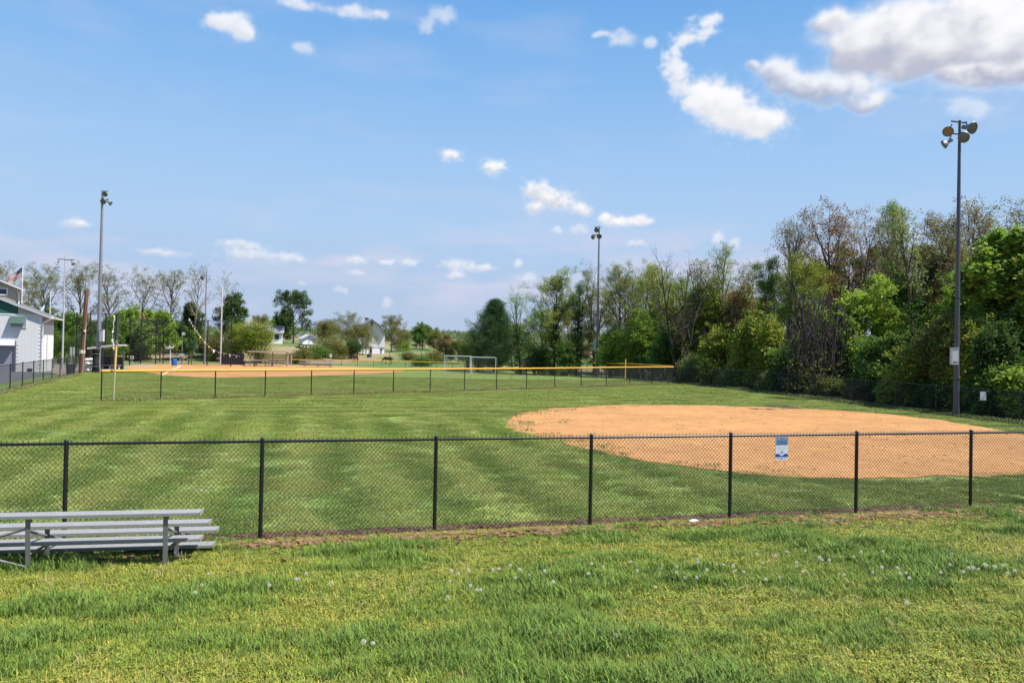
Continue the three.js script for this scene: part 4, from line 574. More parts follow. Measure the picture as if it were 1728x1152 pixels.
// ---------------------------------------------------------------- horses in the pasture
function blobMesh(bones, lo, hi, cell) { // bones: [ax,ay,az,ra, bx,by,bz,rb]
  const N = Math.ceil(Math.max(hi[0] - lo[0], hi[1] - lo[1], hi[2] - lo[2]) / cell), size = N * cell, mc = new MarchingCubes(N, new THREE.MeshBasicMaterial(), false, false, 60000); mc.isolation = 0;
  const c = [(lo[0] + hi[0]) / 2, (lo[1] + hi[1]) / 2, (lo[2] + hi[2]) / 2];
  for (let k = 0; k < N; k++) for (let j = 0; j < N; j++) for (let i = 0; i < N; i++) {
    const p = [i, j, k].map((v, n) => c[n] + (v / (N / 2) - 1) * size / 2); let d = 1e9;
    for (const [ax, ay, az, ra, bx, by, bz, rb] of bones) { const ux = bx - ax, uy = by - ay, uz = bz - az, t = clamp(((p[0] - ax) * ux + (p[1] - ay) * uy + (p[2] - az) * uz) / (ux * ux + uy * uy + uz * uz)), e = Math.hypot(p[0] - ax - ux * t, p[1] - ay - uy * t, p[2] - az - uz * t) - lerp(ra, rb, t), h = clamp(0.5 + 0.5 * (d - e) / 0.06); d = lerp(d, e, h) - 0.06 * h * (1 - h); }
    mc.field[i + j * N + k * N * N] = -d;
  }
  mc.update(); const n = mc.count ?? mc.geometry.drawRange.count, g = new THREE.BufferGeometry(); g.setAttribute('position', new THREE.BufferAttribute(mc.positionArray.slice(0, n * 3), 3)); g.setAttribute('normal', new THREE.BufferAttribute(mc.normalArray.slice(0, n * 3), 3)); g.scale(size / 2, size / 2, size / 2).translate(...c); return g;
}
{
  const body = [[-0.5, 1.15, 0, 0.3, 0.05, 1.1, 0, 0.3], [0.05, 1.1, 0, 0.3, 0.5, 1.15, 0, 0.28], [0.55, 1.25, 0, 0.22, 0.95, 0.95, 0, 0.14], [0.95, 0.95, 0, 0.14, 1.12, 0.62, 0, 0.11], [1.12, 0.62, 0, 0.11, 1.22, 0.28, 0, 0.07], [1.02, 0.8, 0.06, 0.03, 1.0, 0.92, 0.08, 0.015], [1.02, 0.8, -0.06, 0.03, 1.0, 0.92, -0.08, 0.015]];
  for (const z of [0.14, -0.14]) { body.push([0.5, 1.0, z, 0.13, 0.5, 0.5, z, 0.06], [0.5, 0.5, z, 0.06, 0.47, 0.06, z, 0.05], [0.47, 0.06, z, 0.055, 0.52, 0.03, z, 0.055], [-0.55, 1.05, z, 0.2, -0.42, 0.72, z, 0.11], [-0.42, 0.72, z, 0.11, -0.66, 0.48, z, 0.06], [-0.66, 0.48, z, 0.06, -0.62, 0.06, z, 0.05], [-0.62, 0.06, z, 0.055, -0.57, 0.03, z, 0.055]); }
  const g = blobMesh(body, [-1, -0.05, -0.6], [1.4, 1.6, 0.6], 0.05), tail = blobMesh([[-0.76, 1.2, 0, 0.05, -0.9, 0.9, 0, 0.07], [-0.9, 0.9, 0, 0.07, -0.88, 0.5, 0, 0.03]], [-1.1, 0.4, -0.3], [-0.5, 1.4, 0.3], 0.04);
  for (const [px, py, D, turn, col, label] of [[655, 612, 142, Math.PI + 0.2, [0.03, 0.014, 0.01], 'dark brown horse grazing just behind the far yellow capped fence'], [599, 611, 150, 1.3, [0.045, 0.022, 0.014], 'brown horse standing tail on below the barn left side'], [711, 590, 236, 0.3, [0.06, 0.028, 0.018], 'brown horse grazing high in the pasture near the board fence, right of two'], [700, 590, 240, Math.PI, [0.05, 0.024, 0.016], 'brown horse grazing high in the pasture near the board fence, left of two']]) {
    const o = thing('horse', label, 'horse', P3(px, py, D), turn, 'horses in the pasture'); part('body', g, mat(...col, 0.7), o); part('tail', tail, mat(0.012, 0.008, 0.008, 0.8), o);
  }
}

// ---------------------------------------------------------------- trees
const leafMat = new THREE.MeshPhysicalMaterial({ vertexColors: true, roughness: 1, transmission: 0.42, thickness: 0, side: THREE.DoubleSide, specularIntensity: 0.25 });
const barkMats = { grey: [0.16, 0.14, 0.12], brown: [0.10, 0.075, 0.055], dark: [0.045, 0.036, 0.030], pale: [0.30, 0.26, 0.21], mossy: [0.09, 0.085, 0.04] };
for (const k in barkMats) barkMats[k] = new THREE.MeshStandardMaterial({ color: lin(...barkMats[k].map(v => v * 1.4)), map: barkMap, roughness: 0.95 });
function leafClump(seed, n, spread, len, wid, flat = 0.5) {
  const R = rng(seed), pos = [], nor = [], col = [];
  for (let i = 0; i < n; i++) {
    let c; do c = V(R() * 2 - 1, R() * 2 - 1, R() * 2 - 1); while (c.length() > 1); c.multiplyScalar(spread); c.y *= 0.75;
    const up = V(R() - 0.5, flat + R() * 0.7, R() - 0.5).normalize(), d = V(R() - 0.5, (R() - 0.6) * 0.8, R() - 0.5).normalize(), side = V().crossVectors(up, d).normalize(), L = len * (0.7 + 0.6 * R()), w = wid * (0.7 + 0.6 * R());
    const base = c, tip = c.clone().addScaledVector(d, L), mid = c.clone().addScaledVector(d, L * 0.5), a = mid.clone().addScaledVector(side, w), b = mid.clone().addScaledVector(side, -w).addScaledVector(up, w * 0.25), nn = V().crossVectors(side, d).normalize();
    for (const p of [base, a, tip, base, tip, b]) { pos.push(p.x, p.y, p.z); nor.push(nn.x, nn.y, nn.z); }
    const t = 0.72 + 0.56 * R(), y = 0.9 + 0.25 * R(); for (let k = 0; k < 6; k++) col.push(t * y, t, t * 0.9);
  }
  const g = new THREE.BufferGeometry(); g.setAttribute('position', new THREE.Float32BufferAttribute(pos, 3)); g.setAttribute('normal', new THREE.Float32BufferAttribute(nor, 3)); g.setAttribute('color', new THREE.Float32BufferAttribute(col, 3)); return g;
}
const CLUMP = { broad: leafClump(1, 20, 0.34, 0.17, 0.06), fine: leafClump(2, 22, 0.36, 0.10, 0.035), needle: leafClump(3, 34, 0.30, 0.26, 0.012, 0.1), sparse: leafClump(4, 8, 0.34, 0.12, 0.045), big: leafClump(5, 22, 0.42, 0.26, 0.10), ivy: leafClump(6, 18, 0.24, 0.13, 0.055, 0.1) };
CLUMP.broad.name = 'broad';
const mtx = new THREE.Matrix4(), qt = new THREE.Quaternion(), eu = new THREE.Euler();
function scatter(name, geo, sites, colours, seed, parent, material = leafMat) { // sites: [x,y,z,scale]
  const R = rng(seed), m = new THREE.InstancedMesh(geo, material, sites.length); m.name = name; const c = new THREE.Color();
  sites.forEach(([x, y, z, s], i) => { eu.set((R() - 0.5) * 0.9, R() * 6.283, (R() - 0.5) * 0.9); mtx.compose(V(x, y, z), qt.setFromEuler(eu), V(s, s, s)); m.setMatrixAt(i, mtx); const k = colours[Math.floor(R() * colours.length)], t = 0.82 + 0.36 * R(); m.setColorAt(i, c.setRGB(k[0] * t, k[1] * t, k[2] * t)); });
  m.userData.kind = 'stuff'; parent.add(m); return m;
}
class Limbs { // tapered limbs gathered into one geometry
  constructor() { this.pos = []; this.nor = []; this.uv = []; this.idx = []; }
  tube(pts, rad, sides) {
    const base = this.pos.length / 3; let ref = V(0.31, 0.2, 0.93);
    for (let i = 0; i < pts.length; i++) {
      const t = V().subVectors(pts[Math.min(i + 1, pts.length - 1)], pts[Math.max(i - 1, 0)]).normalize(), a = V().crossVectors(t, ref).normalize(), b = V().crossVectors(t, a);
      for (let k = 0; k <= sides; k++) { const q = k / sides * 6.2832, cx = Math.cos(q), sx = Math.sin(q), nx = a.x * cx + b.x * sx, ny = a.y * cx + b.y * sx, nz = a.z * cx + b.z * sx; this.pos.push(pts[i].x + nx * rad[i], pts[i].y + ny * rad[i], pts[i].z + nz * rad[i]); this.nor.push(nx, ny, nz); this.uv.push(k / sides, pts[i].y * 0.35); }
    }
    const w = sides + 1; for (let i = 0; i < pts.length - 1; i++) for (let k = 0; k < sides; k++) { const a = base + i * w + k; this.idx.push(a, a + 1, a + w, a + 1, a + w + 1, a + w); }
  }
  build() { const g = new THREE.BufferGeometry(); g.setAttribute('position', new THREE.Float32BufferAttribute(this.pos, 3)); g.setAttribute('normal', new THREE.Float32BufferAttribute(this.nor, 3)); g.setAttribute('uv', new THREE.Float32BufferAttribute(this.uv, 2)); g.setIndex(this.idx); return g; }
}
// habit: first = height share of the lowest limb, rise = how steep limbs grow (0 flat .. 1 upright), fork = trunk ends in forks, n = limbs per level
function growTree(H, spread, o, seed) {
  const R = rng(seed), L = new Limbs(), leaf = [], trunkSites = [];
  const { first = 0.3, rise = 0.55, n = [13, 6, 4], wob = 0.12, r0 = H * 0.014 + 0.05, droop = 0, leafy = 2, cs = 1, lean = 0, tips = 1, lowFull = 0.6, fork = 0 } = o;
  function limb(p, d, len, r, level) {
    const seg = [9, 6, 4, 3][level], sides = [9, 6, 4, 3][level], pts = [p.clone()], rad = [r], q = p.clone(), v = d.clone(), end = level === 0 ? 0.22 : 0.3;
    for (let i = 1; i <= seg; i++) { v.x += (R() - 0.5) * wob * (level + 1); v.z += (R() - 0.5) * wob * (level + 1); v.y += (R() - 0.5) * wob * level + (level ? 0.06 * rise - droop * 0.08 * level : 0.03); v.normalize(); q.addScaledVector(v, len / seg); pts.push(q.clone()); rad.push(r * lerp(1, end, i / seg)); }
    if (level === 0) { rad[0] = r * 1.35; for (let i = 0; i < pts.length; i++) trunkSites.push([pts[i], rad[i]]); }
    L.tube(pts, rad, sides);
    const at = (t) => { const f = t * seg, i = Math.min(seg - 1, Math.floor(f)); return [pts[i].clone().lerp(pts[i + 1], f - i), lerp(rad[i], rad[i + 1], f - i), V().subVectors(pts[i + 1], pts[i]).normalize()]; };
    if (level === 3 || (level === 2 && !n[2])) { const k = level === 3 ? leafy : leafy * 2; for (let i = 0; i < k; i++) { if (k < 1 && R() > k) break; const [a] = at(clamp(1 - (i + R() * 0.7) / Math.max(k, 1) * 0.75)); leaf.push([a.x + (R() - 0.5) * 0.3, a.y + (R() - 0.5) * 0.3, a.z + (R() - 0.5) * 0.3, cs * (0.7 + 0.6 * R())]); } return; }
    const m = n[level]; let az = R() * 6.283;
    for (let i = 0; i < m; i++) {
      const t0 = level === 0 ? first : 0.22, t = clamp(t0 + (1 - t0) * (i + 0.3 + 0.6 * R()) / m, 0, 0.99), [a, ra, dir] = at(t); az += 2.4 + (R() - 0.5) * 0.9;
      const steep = level === 0 ? clamp(rise + 0.35 * (t - 0.5) + (R() - 0.5) * 0.2, -0.3, 0.97) : clamp(0.5 + 0.2 * rise + (R() - 0.5) * 0.5);
      const x = V().crossVectors(dir, Math.abs(dir.y) > 0.9 ? V(1, 0, 0.2) : V(0, 1, 0)).normalize(), y = V().crossVectors(dir, x), out = x.multiplyScalar(Math.cos(az)).addScaledVector(y, Math.sin(az));
      const nd = level === 0 ? out.multiplyScalar(Math.cos(steep * 1.45)).addScaledVector(V(0, 1, 0), Math.sin(steep * 1.45)).normalize() : out.multiplyScalar(0.75).addScaledVector(dir, 0.55 + steep * 0.4).normalize();
      const u = (t - t0) / (1 - t0), env = level === 0 ? lerp(lowFull, 1, Math.sin(Math.min(1, u * 1.3) * 1.5708)) * (1 - 0.62 * u * u) : 1 - 0.45 * t;
      const ln = level === 0 ? spread * env * (0.75 + 0.5 * R()) / Math.max(0.5, Math.cos(steep * 1.45)) : len * (level === 1 ? 0.55 : 0.5) * env * (0.7 + 0.6 * R());
      limb(a, nd, Math.max(ln, 0.25), Math.min(ra * 0.72, level === 0 ? r * 0.5 : ra * 0.6), level + 1);
    }
  }
  const top = V(lean, 1, (R() - 0.5) * 0.08).normalize();
  if (fork) { for (let f = 0; f < fork; f++) { const a = f / fork * 6.283 + R(), d = V(Math.cos(a) * 0.36 + lean, 1, Math.sin(a) * 0.36).normalize(); limb(V(Math.cos(a) * r0 * 0.5, -0.3, Math.sin(a) * r0 * 0.5), d, H * (0.82 + 0.2 * R()), r0 * 0.75, 0); } }
  else limb(V(0, -0.3, 0), top, H * 0.86, r0, 0);
  // fit the grown tree to the height and spread it has
  let my = 0, ex = []; for (let i = 0; i < L.pos.length; i += 3) { my = Math.max(my, L.pos[i + 1]); ex.push(Math.hypot(L.pos[i], L.pos[i + 2])); } ex.sort((a, b) => a - b); const fy = H / my, fx = clamp(spread / ex[Math.floor(ex.length * 0.985)], 0.55, 1.9);
  for (let i = 0; i < L.pos.length; i += 3) { L.pos[i] *= fx; L.pos[i + 1] *= fy; L.pos[i + 2] *= fx; } for (const s of leaf) { s[0] *= fx; s[1] *= fy; s[2] *= fx; } for (const s of trunkSites) { s[0].x *= fx; s[0].y *= fy; s[0].z *= fx; }
  return { geo: L.build(), leaf, trunkSites };
}
const COL = {
  fresh: [[0.186, 0.307, 0.037], [0.143, 0.261, 0.032], [0.243, 0.337, 0.049]], green: [[0.094, 0.192, 0.028], [0.072, 0.153, 0.025], [0.122, 0.215, 0.032]], deep: [[0.055, 0.115, 0.024], [0.07, 0.135, 0.026], [0.042, 0.09, 0.02]],
  yellow: [[0.248, 0.313, 0.043], [0.198, 0.271, 0.038], [0.297, 0.313, 0.052]], olive: [[0.172, 0.184, 0.049], [0.143, 0.162, 0.042], [0.215, 0.208, 0.055]], russet: [[0.229, 0.131, 0.049], [0.186, 0.100, 0.044], [0.243, 0.184, 0.062]], pine: [[0.040, 0.096, 0.034], [0.057, 0.123, 0.037], [0.032, 0.073, 0.029]], pale: [[0.243, 0.291, 0.093], [0.200, 0.261, 0.074], [0.272, 0.291, 0.111]], lime: [[0.257, 0.384, 0.044], [0.200, 0.337, 0.037], [0.315, 0.414, 0.062]], brown: [[0.215, 0.169, 0.074], [0.157, 0.131, 0.055], [0.243, 0.199, 0.074]],
};
function ivyOn(t, H, up, seed, parent, col = COL.deep) { const R = rng(seed), s = []; for (const [p, r] of t.trunkSites) if (p.y < H * up) for (let k = 0; k < 16; k++) { const a = R() * 6.283, q = r + 0.1 + 0.55 * R() * R() + 0.1; s.push([p.x + Math.cos(a) * q, p.y + (R() - 0.5) * H * 0.12, p.z + Math.sin(a) * q, 1 + 0.8 * R()]); } scatter('ivy', CLUMP.ivy, s.filter(v => v[1] > 0), col, seed + 1, parent); }
let treeSeed = 1000;
function tree(name, label, px, D, pyTop, widthPx, { bark = 'brown', col = 'green', clump = 'fine', ivy = 0, group, base, ...o } = {}) {
  const seed = treeSeed += 17, p = P3(px, base || 610, D), H = heightTo(px, pyTop, D), spread = widthPx / 2 / FOCAL * D, t = growTree(H, spread, o, seed), g = thing(name, label, name === 'shrub' ? 'shrub' : 'tree', p, 0, group);
  part('trunk', t.geo, barkMats[bark], g); if (t.leaf.length) scatter('crown', CLUMP[clump], t.leaf.filter(s => s[1] > 0.2), COL[col], seed + 3, g);
  if (ivy) ivyOn(t, H, ivy, seed + 5, g);
  return g;
}
function conifer(label, px, D, pyTop, widthPx, col = COL.pine) {
  const seed = treeSeed += 17, R = rng(seed), p = P3(px, 612, D), H = heightTo(px, pyTop, D), spread = widthPx / 2 / FOCAL * D, L = new Limbs(), leaf = []; L.tube([V(0, -0.3, 0), V(0.1, H * 0.4, 0), V(0, H * 0.75, 0.1), V(0, H, 0)], [H * 0.02, H * 0.014, H * 0.008, 0.02], 8);
  for (let y = H * 0.06; y < H * 0.985; y += H * 0.032) { const u = y / H, n = 6, a0 = R() * 6; for (let k = 0; k < n; k++) { const a = a0 + k / n * 6.283 + (R() - 0.5) * 0.6, len = spread * (1.05 - u ** 1.5) * (0.7 + 0.5 * R()) * (0.75 + 0.5 * smooth(0, 0.3, u)), pts = [], rr = []; for (let i = 0; i <= 4; i++) { const t = i / 4; pts.push(V(Math.cos(a) * len * t, y + len * (0.22 * t - 0.1 * t * t + 0.25 * t * t * t) , Math.sin(a) * len * t)); rr.push(0.05 * (1 - t * 0.8)); } L.tube(pts, rr, 4); for (let i = 0; i < 11; i++) { const t = 0.25 + 0.78 * (i + R()) / 11, q = new THREE.CatmullRomCurve3(pts).getPoint(Math.min(1, t)); leaf.push([q.x + (R() - 0.5) * len * 0.28, q.y + (R() - 0.3) * 0.25, q.z + (R() - 0.5) * len * 0.28, 1.1 + 0.8 * R()]); } } }
  const g = thing('pine_tree', label, 'tree', p); part('trunk', L.build(), barkMats.brown, g); scatter('crown', CLUMP.needle, leaf, col, seed + 2, g);
}
function shrub(label, px, py, D, widthPx, pyTop, { col = 'green', clump = 'fine', n = 260, group, bark = 'brown', hollow = 0.35, name = 'shrub' } = {}) {
  const seed = treeSeed += 17, R = rng(seed), p = P3(px, py, D), H = Math.max(0.5, heightTo(px, pyTop, D)), w = widthPx / 2 / FOCAL * D, L = new Limbs(), s = [];
  for (let i = 0; i < 12; i++) { const a = R() * 6.283, r = w * 0.75 * Math.sqrt(R()), h = H * (0.55 + 0.4 * R()), mx = Math.cos(a) * r, mz = Math.sin(a) * r; L.tube([V(mx * 0.15, -0.15, mz * 0.15), V(mx * 0.5 + (R() - 0.5) * 0.3, h * 0.45, mz * 0.5), V(mx, h, mz)], [0.035 + H * 0.005, 0.024 + H * 0.003, 0.008], 5); for (let k = 0; k < 4; k++) { const t = 0.3 + 0.6 * R(), b = V(mx * t, h * t, mz * t), e = b.clone().add(V((R() - 0.5) * w * 0.7, H * 0.28 * R(), (R() - 0.5) * w * 0.7)); L.tube([b, b.clone().lerp(e, 0.5).add(V(0, 0.05, 0)), e], [0.016, 0.01, 0.004], 3); } }
  const k0 = D > 120 ? 1.7 : 1; const lobes = []; for (let i = 0; i < 9; i++) { const a = R() * 6.283, r = w * (i ? 0.72 * Math.sqrt(R()) : 0), s = 0.34 + 0.3 * R(), y = i < 3 ? H * (0.7 + 0.12 * R()) : H * (0.18 + 0.5 * R()); lobes.push([Math.cos(a) * r, y, Math.sin(a) * r, w * s, Math.min(y, H * (0.24 + 0.2 * R()))]); }
  for (let i = 0; i < n; i++) { const [x, y, z, rw, rh] = lobes[Math.floor(R() * 9)], a = R() * 6.283, c = 2 * R() - 1, q = lerp(hollow, 1.05, R() ** 0.6) * (1 + 0.35 * noise(Math.cos(a) * 2 + seed, c * 2, Math.sin(a) * 2)), b = Math.sqrt(1 - c * c); s.push([x + Math.cos(a) * b * rw * q, Math.max(0.05, y + c * rh * q), z + Math.sin(a) * b * rw * q, k0 * (0.8 + 0.7 * R())]); if (R() < 0.05) s.push([x + Math.cos(a) * b * rw * 1.3, y + rh * (0.9 + 0.5 * R()), z + Math.sin(a) * b * rw * 1.3, 0.7]); }
  const g = thing(name, label, 'shrub', p, 0, group); part('stems', L.build(), barkMats[bark], g); scatter('foliage', CLUMP[clump], s, COL[col], seed + 2, g); return g;
}
// ---- woods along the right, from the far end to the right edge
conifer('dark soft needled pine at the left end of the woods', 834, 112, 506, 96);
shrub('dark green conical bush left of the pine, near the goals', 788, 620, 118, 34, 566, { col: 'green', n: 420 });
shrub('rounded green bush behind the soccer goals beside the pine', 806, 622, 114, 40, 568, { col: 'green', n: 420 });
tree('woodland_tree', 'slender ivy wrapped tree with airy pale top right of the pine', 880, 106, 486, 66, { bark: 'dark', col: 'fresh', clump: 'fine', first: 0.35, rise: 0.75, n: [10, 5, 4], leafy: 1, ivy: 0.55, lean: -0.06 });
tree('woodland_tree', 'tall ivy wrapped tree with yellow green crown between pine and light pole', 935, 101, 448, 92, { bark: 'dark', col: 'yellow', clump: 'fine', first: 0.28, rise: 0.7, n: [14, 7, 4], leafy: 3, cs: 1.2, ivy: 0.6 });
tree('woodland_tree', 'dark ivy column tree just left of the slim light pole', 972, 100, 476, 64, { bark: 'dark', col: 'green', clump: 'fine', first: 0.25, rise: 0.75, n: [11, 6, 4], leafy: 2, ivy: 0.75 });
tree('woodland_tree', 'tall tree with thin brownish crown right behind the slim light pole', 1003, 104, 436, 74, { bark: 'brown', col: 'olive', clump: 'fine', first: 0.4, rise: 0.75, n: [11, 6, 4], leafy: 1, ivy: 0.45 });
tree('woodland_tree', 'airy pale green tree right of the slim light pole', 1046, 98, 440, 78, { bark: 'brown', col: 'pale', clump: 'fine', first: 0.3, rise: 0.65, n: [13, 7, 4], leafy: 2 });
tree('woodland_tree', 'thin yellowish tree left of the wide leafless tree', 1086, 92, 440, 70, { bark: 'grey', col: 'yellow', clump: 'fine', first: 0.3, rise: 0.65, n: [13, 6, 4], leafy: 2 });
tree('bare_tree', 'wide dark leafless tree with spreading limbs behind the yellow fence corner', 1150, 76.5, 413, 124, { bark: 'dark', col: 'olive', clump: 'sparse', first: 0.22, rise: 0.55, n: [10, 7, 7], leafy: 0.06, wob: 0.17, fork: 3, r0: 0.36 });
tree('woodland_tree', 'tree with thin twiggy top right of the wide leafless tree', 1216, 78, 406, 74, { bark: 'brown', col: 'yellow', clump: 'fine', first: 0.35, rise: 0.75, n: [13, 6, 5], leafy: 1, lean: 0.05 });
tree('woodland_tree', 'small reddish tree before the low gap in the woods', 1244, 73, 486, 56, { bark: 'brown', col: 'russet', clump: 'sparse', first: 0.3, rise: 0.8, n: [12, 6, 4], leafy: 1 });
tree('woodland_tree', 'slim upright fresh green tree left of the tall bare tree', 1291, 72, 430, 66, { bark: 'brown', col: 'green', clump: 'fine', first: 0.18, rise: 0.6, n: [16, 6, 4], leafy: 3 });
tree('bare_tree', 'tall straight leafless tree with fine upswept twigs', 1323, 71, 362, 84, { bark: 'grey', col: 'olive', clump: 'sparse', first: 0.42, rise: 0.72, n: [15, 7, 6], leafy: 0.15, wob: 0.09 });
tree('woodland_tree', 'large tree with reddish brown budding crown', 1402, 69, 342, 132, { bark: 'brown', col: 'russet', clump: 'sparse', first: 0.35, rise: 0.65, n: [17, 8, 5], leafy: 2 });
tree('woodland_tree', 'olive crowned tree just below the reddish crown', 1355, 66, 420, 96, { bark: 'brown', col: 'yellow', clump: 'fine', first: 0.25, rise: 0.6, n: [15, 7, 4], leafy: 2 });
tree('woodland_tree', 'bright yellow green leafy tree in front of the ivy snag', 1448, 60, 462, 150, { bark: 'brown', col: 'lime', clump: 'broad', first: 0.16, rise: 0.42, n: [18, 8, 4], leafy: 2, lowFull: 0.85 });
tree('woodland_tree', 'tall thin topped tree behind the bright yellow green tree', 1497, 68, 340, 76, { bark: 'grey', col: 'fresh', clump: 'fine', first: 0.4, rise: 0.75, n: [14, 7, 5], leafy: 1 });
tree('ivy_snag', 'forked trunk wrapped in ivy left of the tall dark light pole', 1541, 52, 352, 84, { bark: 'mossy', col: 'pale', clump: 'sparse', first: 0.5, rise: 0.7, n: [7, 5, 5], leafy: 1, ivy: 0.55, lean: -0.05, r0: 0.34, wob: 0.18 });
tree('woodland_tree', 'dark reddish crowned tree just left of the tall dark light pole', 1588, 60, 352, 110, { bark: 'dark', col: 'brown', clump: 'fine', first: 0.45, rise: 0.5, n: [14, 7, 4], leafy: 2 });
conifer('dark pine showing between the ivy snag and the tall dark light pole', 1580, 66, 430, 80, COL.pine);
tree('bare_tree', 'leafless arching tree behind the tall dark light pole', 1660, 56, 332, 150, { bark: 'dark', col: 'olive', clump: 'sparse', first: 0.3, rise: 0.68, n: [11, 7, 6], leafy: 0.5, wob: 0.16, fork: 2, r0: 0.2 });
tree('bare_tree', 'open branched budding tree at the upper right corner of the woods', 1722, 58, 330, 110, { bark: 'brown', col: 'brown', clump: 'sparse', first: 0.4, rise: 0.6, n: [12, 7, 5], leafy: 1 });
tree('maple_tree', 'dense dark green maple filling the right edge beside the tall pole', 1728, 46.5, 384, 190, { bark: 'dark', col: 'fresh', clump: 'big', first: 0.10, rise: 0.38, n: [26, 9, 5], leafy: 2, lowFull: 0.95, cs: 1.1 });
tree('maple_tree', 'dense green maple just beyond the right edge of view', 1870, 44, 380, 190, { bark: 'dark', col: 'green', clump: 'big', first: 0.12, rise: 0.4, n: [18, 7, 4], leafy: 2, lowFull: 0.95 });
const upper = { bark: 'grey', clump: 'sparse', first: 0.4, rise: 0.68, n: [14, 7, 5], leafy: 1, wob: 0.13 };
for (const [px, D, top, w, col, label] of [[1450, 73, 352, 110, 'russet', 'grey twigged reddish tree just right of the large reddish crown'], [1522, 64, 344, 100, 'olive', 'grey twigged olive tree right behind the forked ivy snag'], [1618, 62, 340, 110, 'brown', 'grey twigged brownish tree straight behind the tall dark light pole'], [1690, 62, 340, 110, 'olive', 'grey twigged tree above the left shoulder of the dense maple'], [1262, 82, 440, 84, 'olive', 'grey twigged tree filling the low gap right of the small reddish tree'], [1182, 86, 428, 84, 'olive', 'grey twigged tree just right of the wide leafless tree'], [1120, 88, 440, 84, 'yellow', 'grey twigged yellowish tree left behind the wide leafless tree'], [1062, 96, 448, 80, 'olive', 'grey twigged tree right of the airy pale green tree'], [1350, 75, 372, 90, 'brown', 'grey twigged brown tree just right of the tall straight leafless tree']])
  tree('woodland_tree', label, px, D, top, w, { ...upper, col });
// vine tangle and undergrowth by the fence
{
  const seed = 4411, R = rng(seed), p = P3(1384, 674, 58.5), o = thing('vine_tangle', 'dark brown tangle of bare vines hanging over trunks behind the fence', 'vines', p), L = new Limbs(), s = [];
  for (let i = 0; i < 420; i++) { const a = R() * 6.283, r = 2.9 * Math.sqrt(R()), h = 8.4 * Math.sqrt(Math.max(0.05, 1 - (r / 3.2) ** 2)) * (0.5 + 0.5 * R()), x = Math.cos(a) * r, z = Math.sin(a) * r, c = V(x + (R() - 0.5) * 2.4, h * (0.3 + 0.5 * R()), z + (R() - 0.5) * 1.6), e = V(x + (R() - 0.5) * 2.2, h * R() * 0.6, z + (R() - 0.5) * 1.5); const cv = new THREE.CatmullRomCurve3([V(x, h, z), c, e]); L.tube(cv.getPoints(6), [0.025, 0.022, 0.02, 0.017, 0.014, 0.01, 0.006], 3); if (R() < 0.8) s.push([e.x, e.y, e.z, 0.8 + R()]); }
  for (let i = 0; i < 5; i++) { const x = (R() - 0.5) * 4, z = (R() - 0.5) * 2; L.tube([V(x, -0.2, z), V(x + (R() - 0.5), 3, z), V(x + (R() - 0.5) * 2, 7, z)], [0.2, 0.15, 0.07], 7); }
  part('vines', L.build(), barkMats.dark, o); scatter('foliage', CLUMP.sparse, s, COL.olive, 9, o);
}
const under = [ // px, base py, depth beyond the fence, width, top py, colour, clump
  [905, 628, 104, 60, 588, 'deep'], [955, 630, 98, 50, 580, 'green'], [1030, 634, 92, 70, 560, 'fresh'], [1075, 636, 88, 80, 540, 'fresh'], [1120, 640, 82, 70, 556, 'green'], [1175, 648, 75, 60, 600, 'pale'], [1160, 640, 84, 60, 540, 'olive'], [1210, 652, 72, 70, 560, 'yellow'], [1262, 655, 68, 70, 545, 'yellow'], [1190, 648, 80, 80, 500, 'yellow'], [1250, 655, 78, 80, 495, 'olive'], [1130, 640, 90, 80, 510, 'yellow'], [1510, 680, 62, 90, 500, 'green'], [1620, 690, 56, 100, 480, 'fresh'], [1240, 658, 68, 60, 622, 'pale'], [1305, 660, 66, 80, 545, 'yellow'], [1330, 668, 60, 90, 590, 'green'], [1300, 668, 64, 60, 632, 'pale'], [1400, 676, 57, 70, 640, 'pale'], [1430, 676, 58, 90, 560, 'fresh'], [1480, 684, 53, 90, 585, 'green'], [1455, 684, 53, 60, 648, 'brown'], [1500, 690, 50.5, 60, 655, 'pale'], [1530, 690, 49, 70, 600, 'yellow'], [1560, 694, 48, 70, 640, 'green'], [1590, 694, 47, 80, 560, 'olive'], [1600, 698, 46, 50, 645, 'deep'], [1640, 700, 45, 70, 560, 'yellow'], [1660, 704, 43.2, 70, 652, 'green'], [1700, 706, 42, 80, 630, 'green'], [1730, 712, 41, 90, 640, 'fresh'], [1620, 700, 45, 50, 610, 'yellow'], [1690, 700, 42.5, 70, 580, 'deep'],
];
const tones = { deep: 'dark green', green: 'mid green', fresh: 'fresh green', pale: 'pale grey green', olive: 'olive', yellow: 'yellow green', brown: 'brown' };
const landmarks = [[905, 'left of the slim light pole'], [960, 'at the foot of the ivy column tree'], [1040, 'right of the slim light pole'], [1080, 'behind the short yellow foul pole'], [1125, 'left of the yellow fence corner'], [1180, 'right of the yellow fence corner'], [1215, 'below the twiggy topped tree'], [1260, 'below the small reddish tree'], [1310, 'below the tall straight bare tree'], [1335, 'left of the vine tangle'], [1405, 'under the vine tangle'], [1440, 'under the bright yellow green tree'], [1490, 'left of the ivy snag foot'], [1535, 'at the ivy snag foot'], [1565, 'right of the ivy snag foot'], [1605, 'left of the tall dark light pole foot'], [1645, 'right of the tall dark light pole'], [1670, 'below the white square sign'], [1705, 'at the foot of the dense maple'], [1760, 'at the far right edge']];
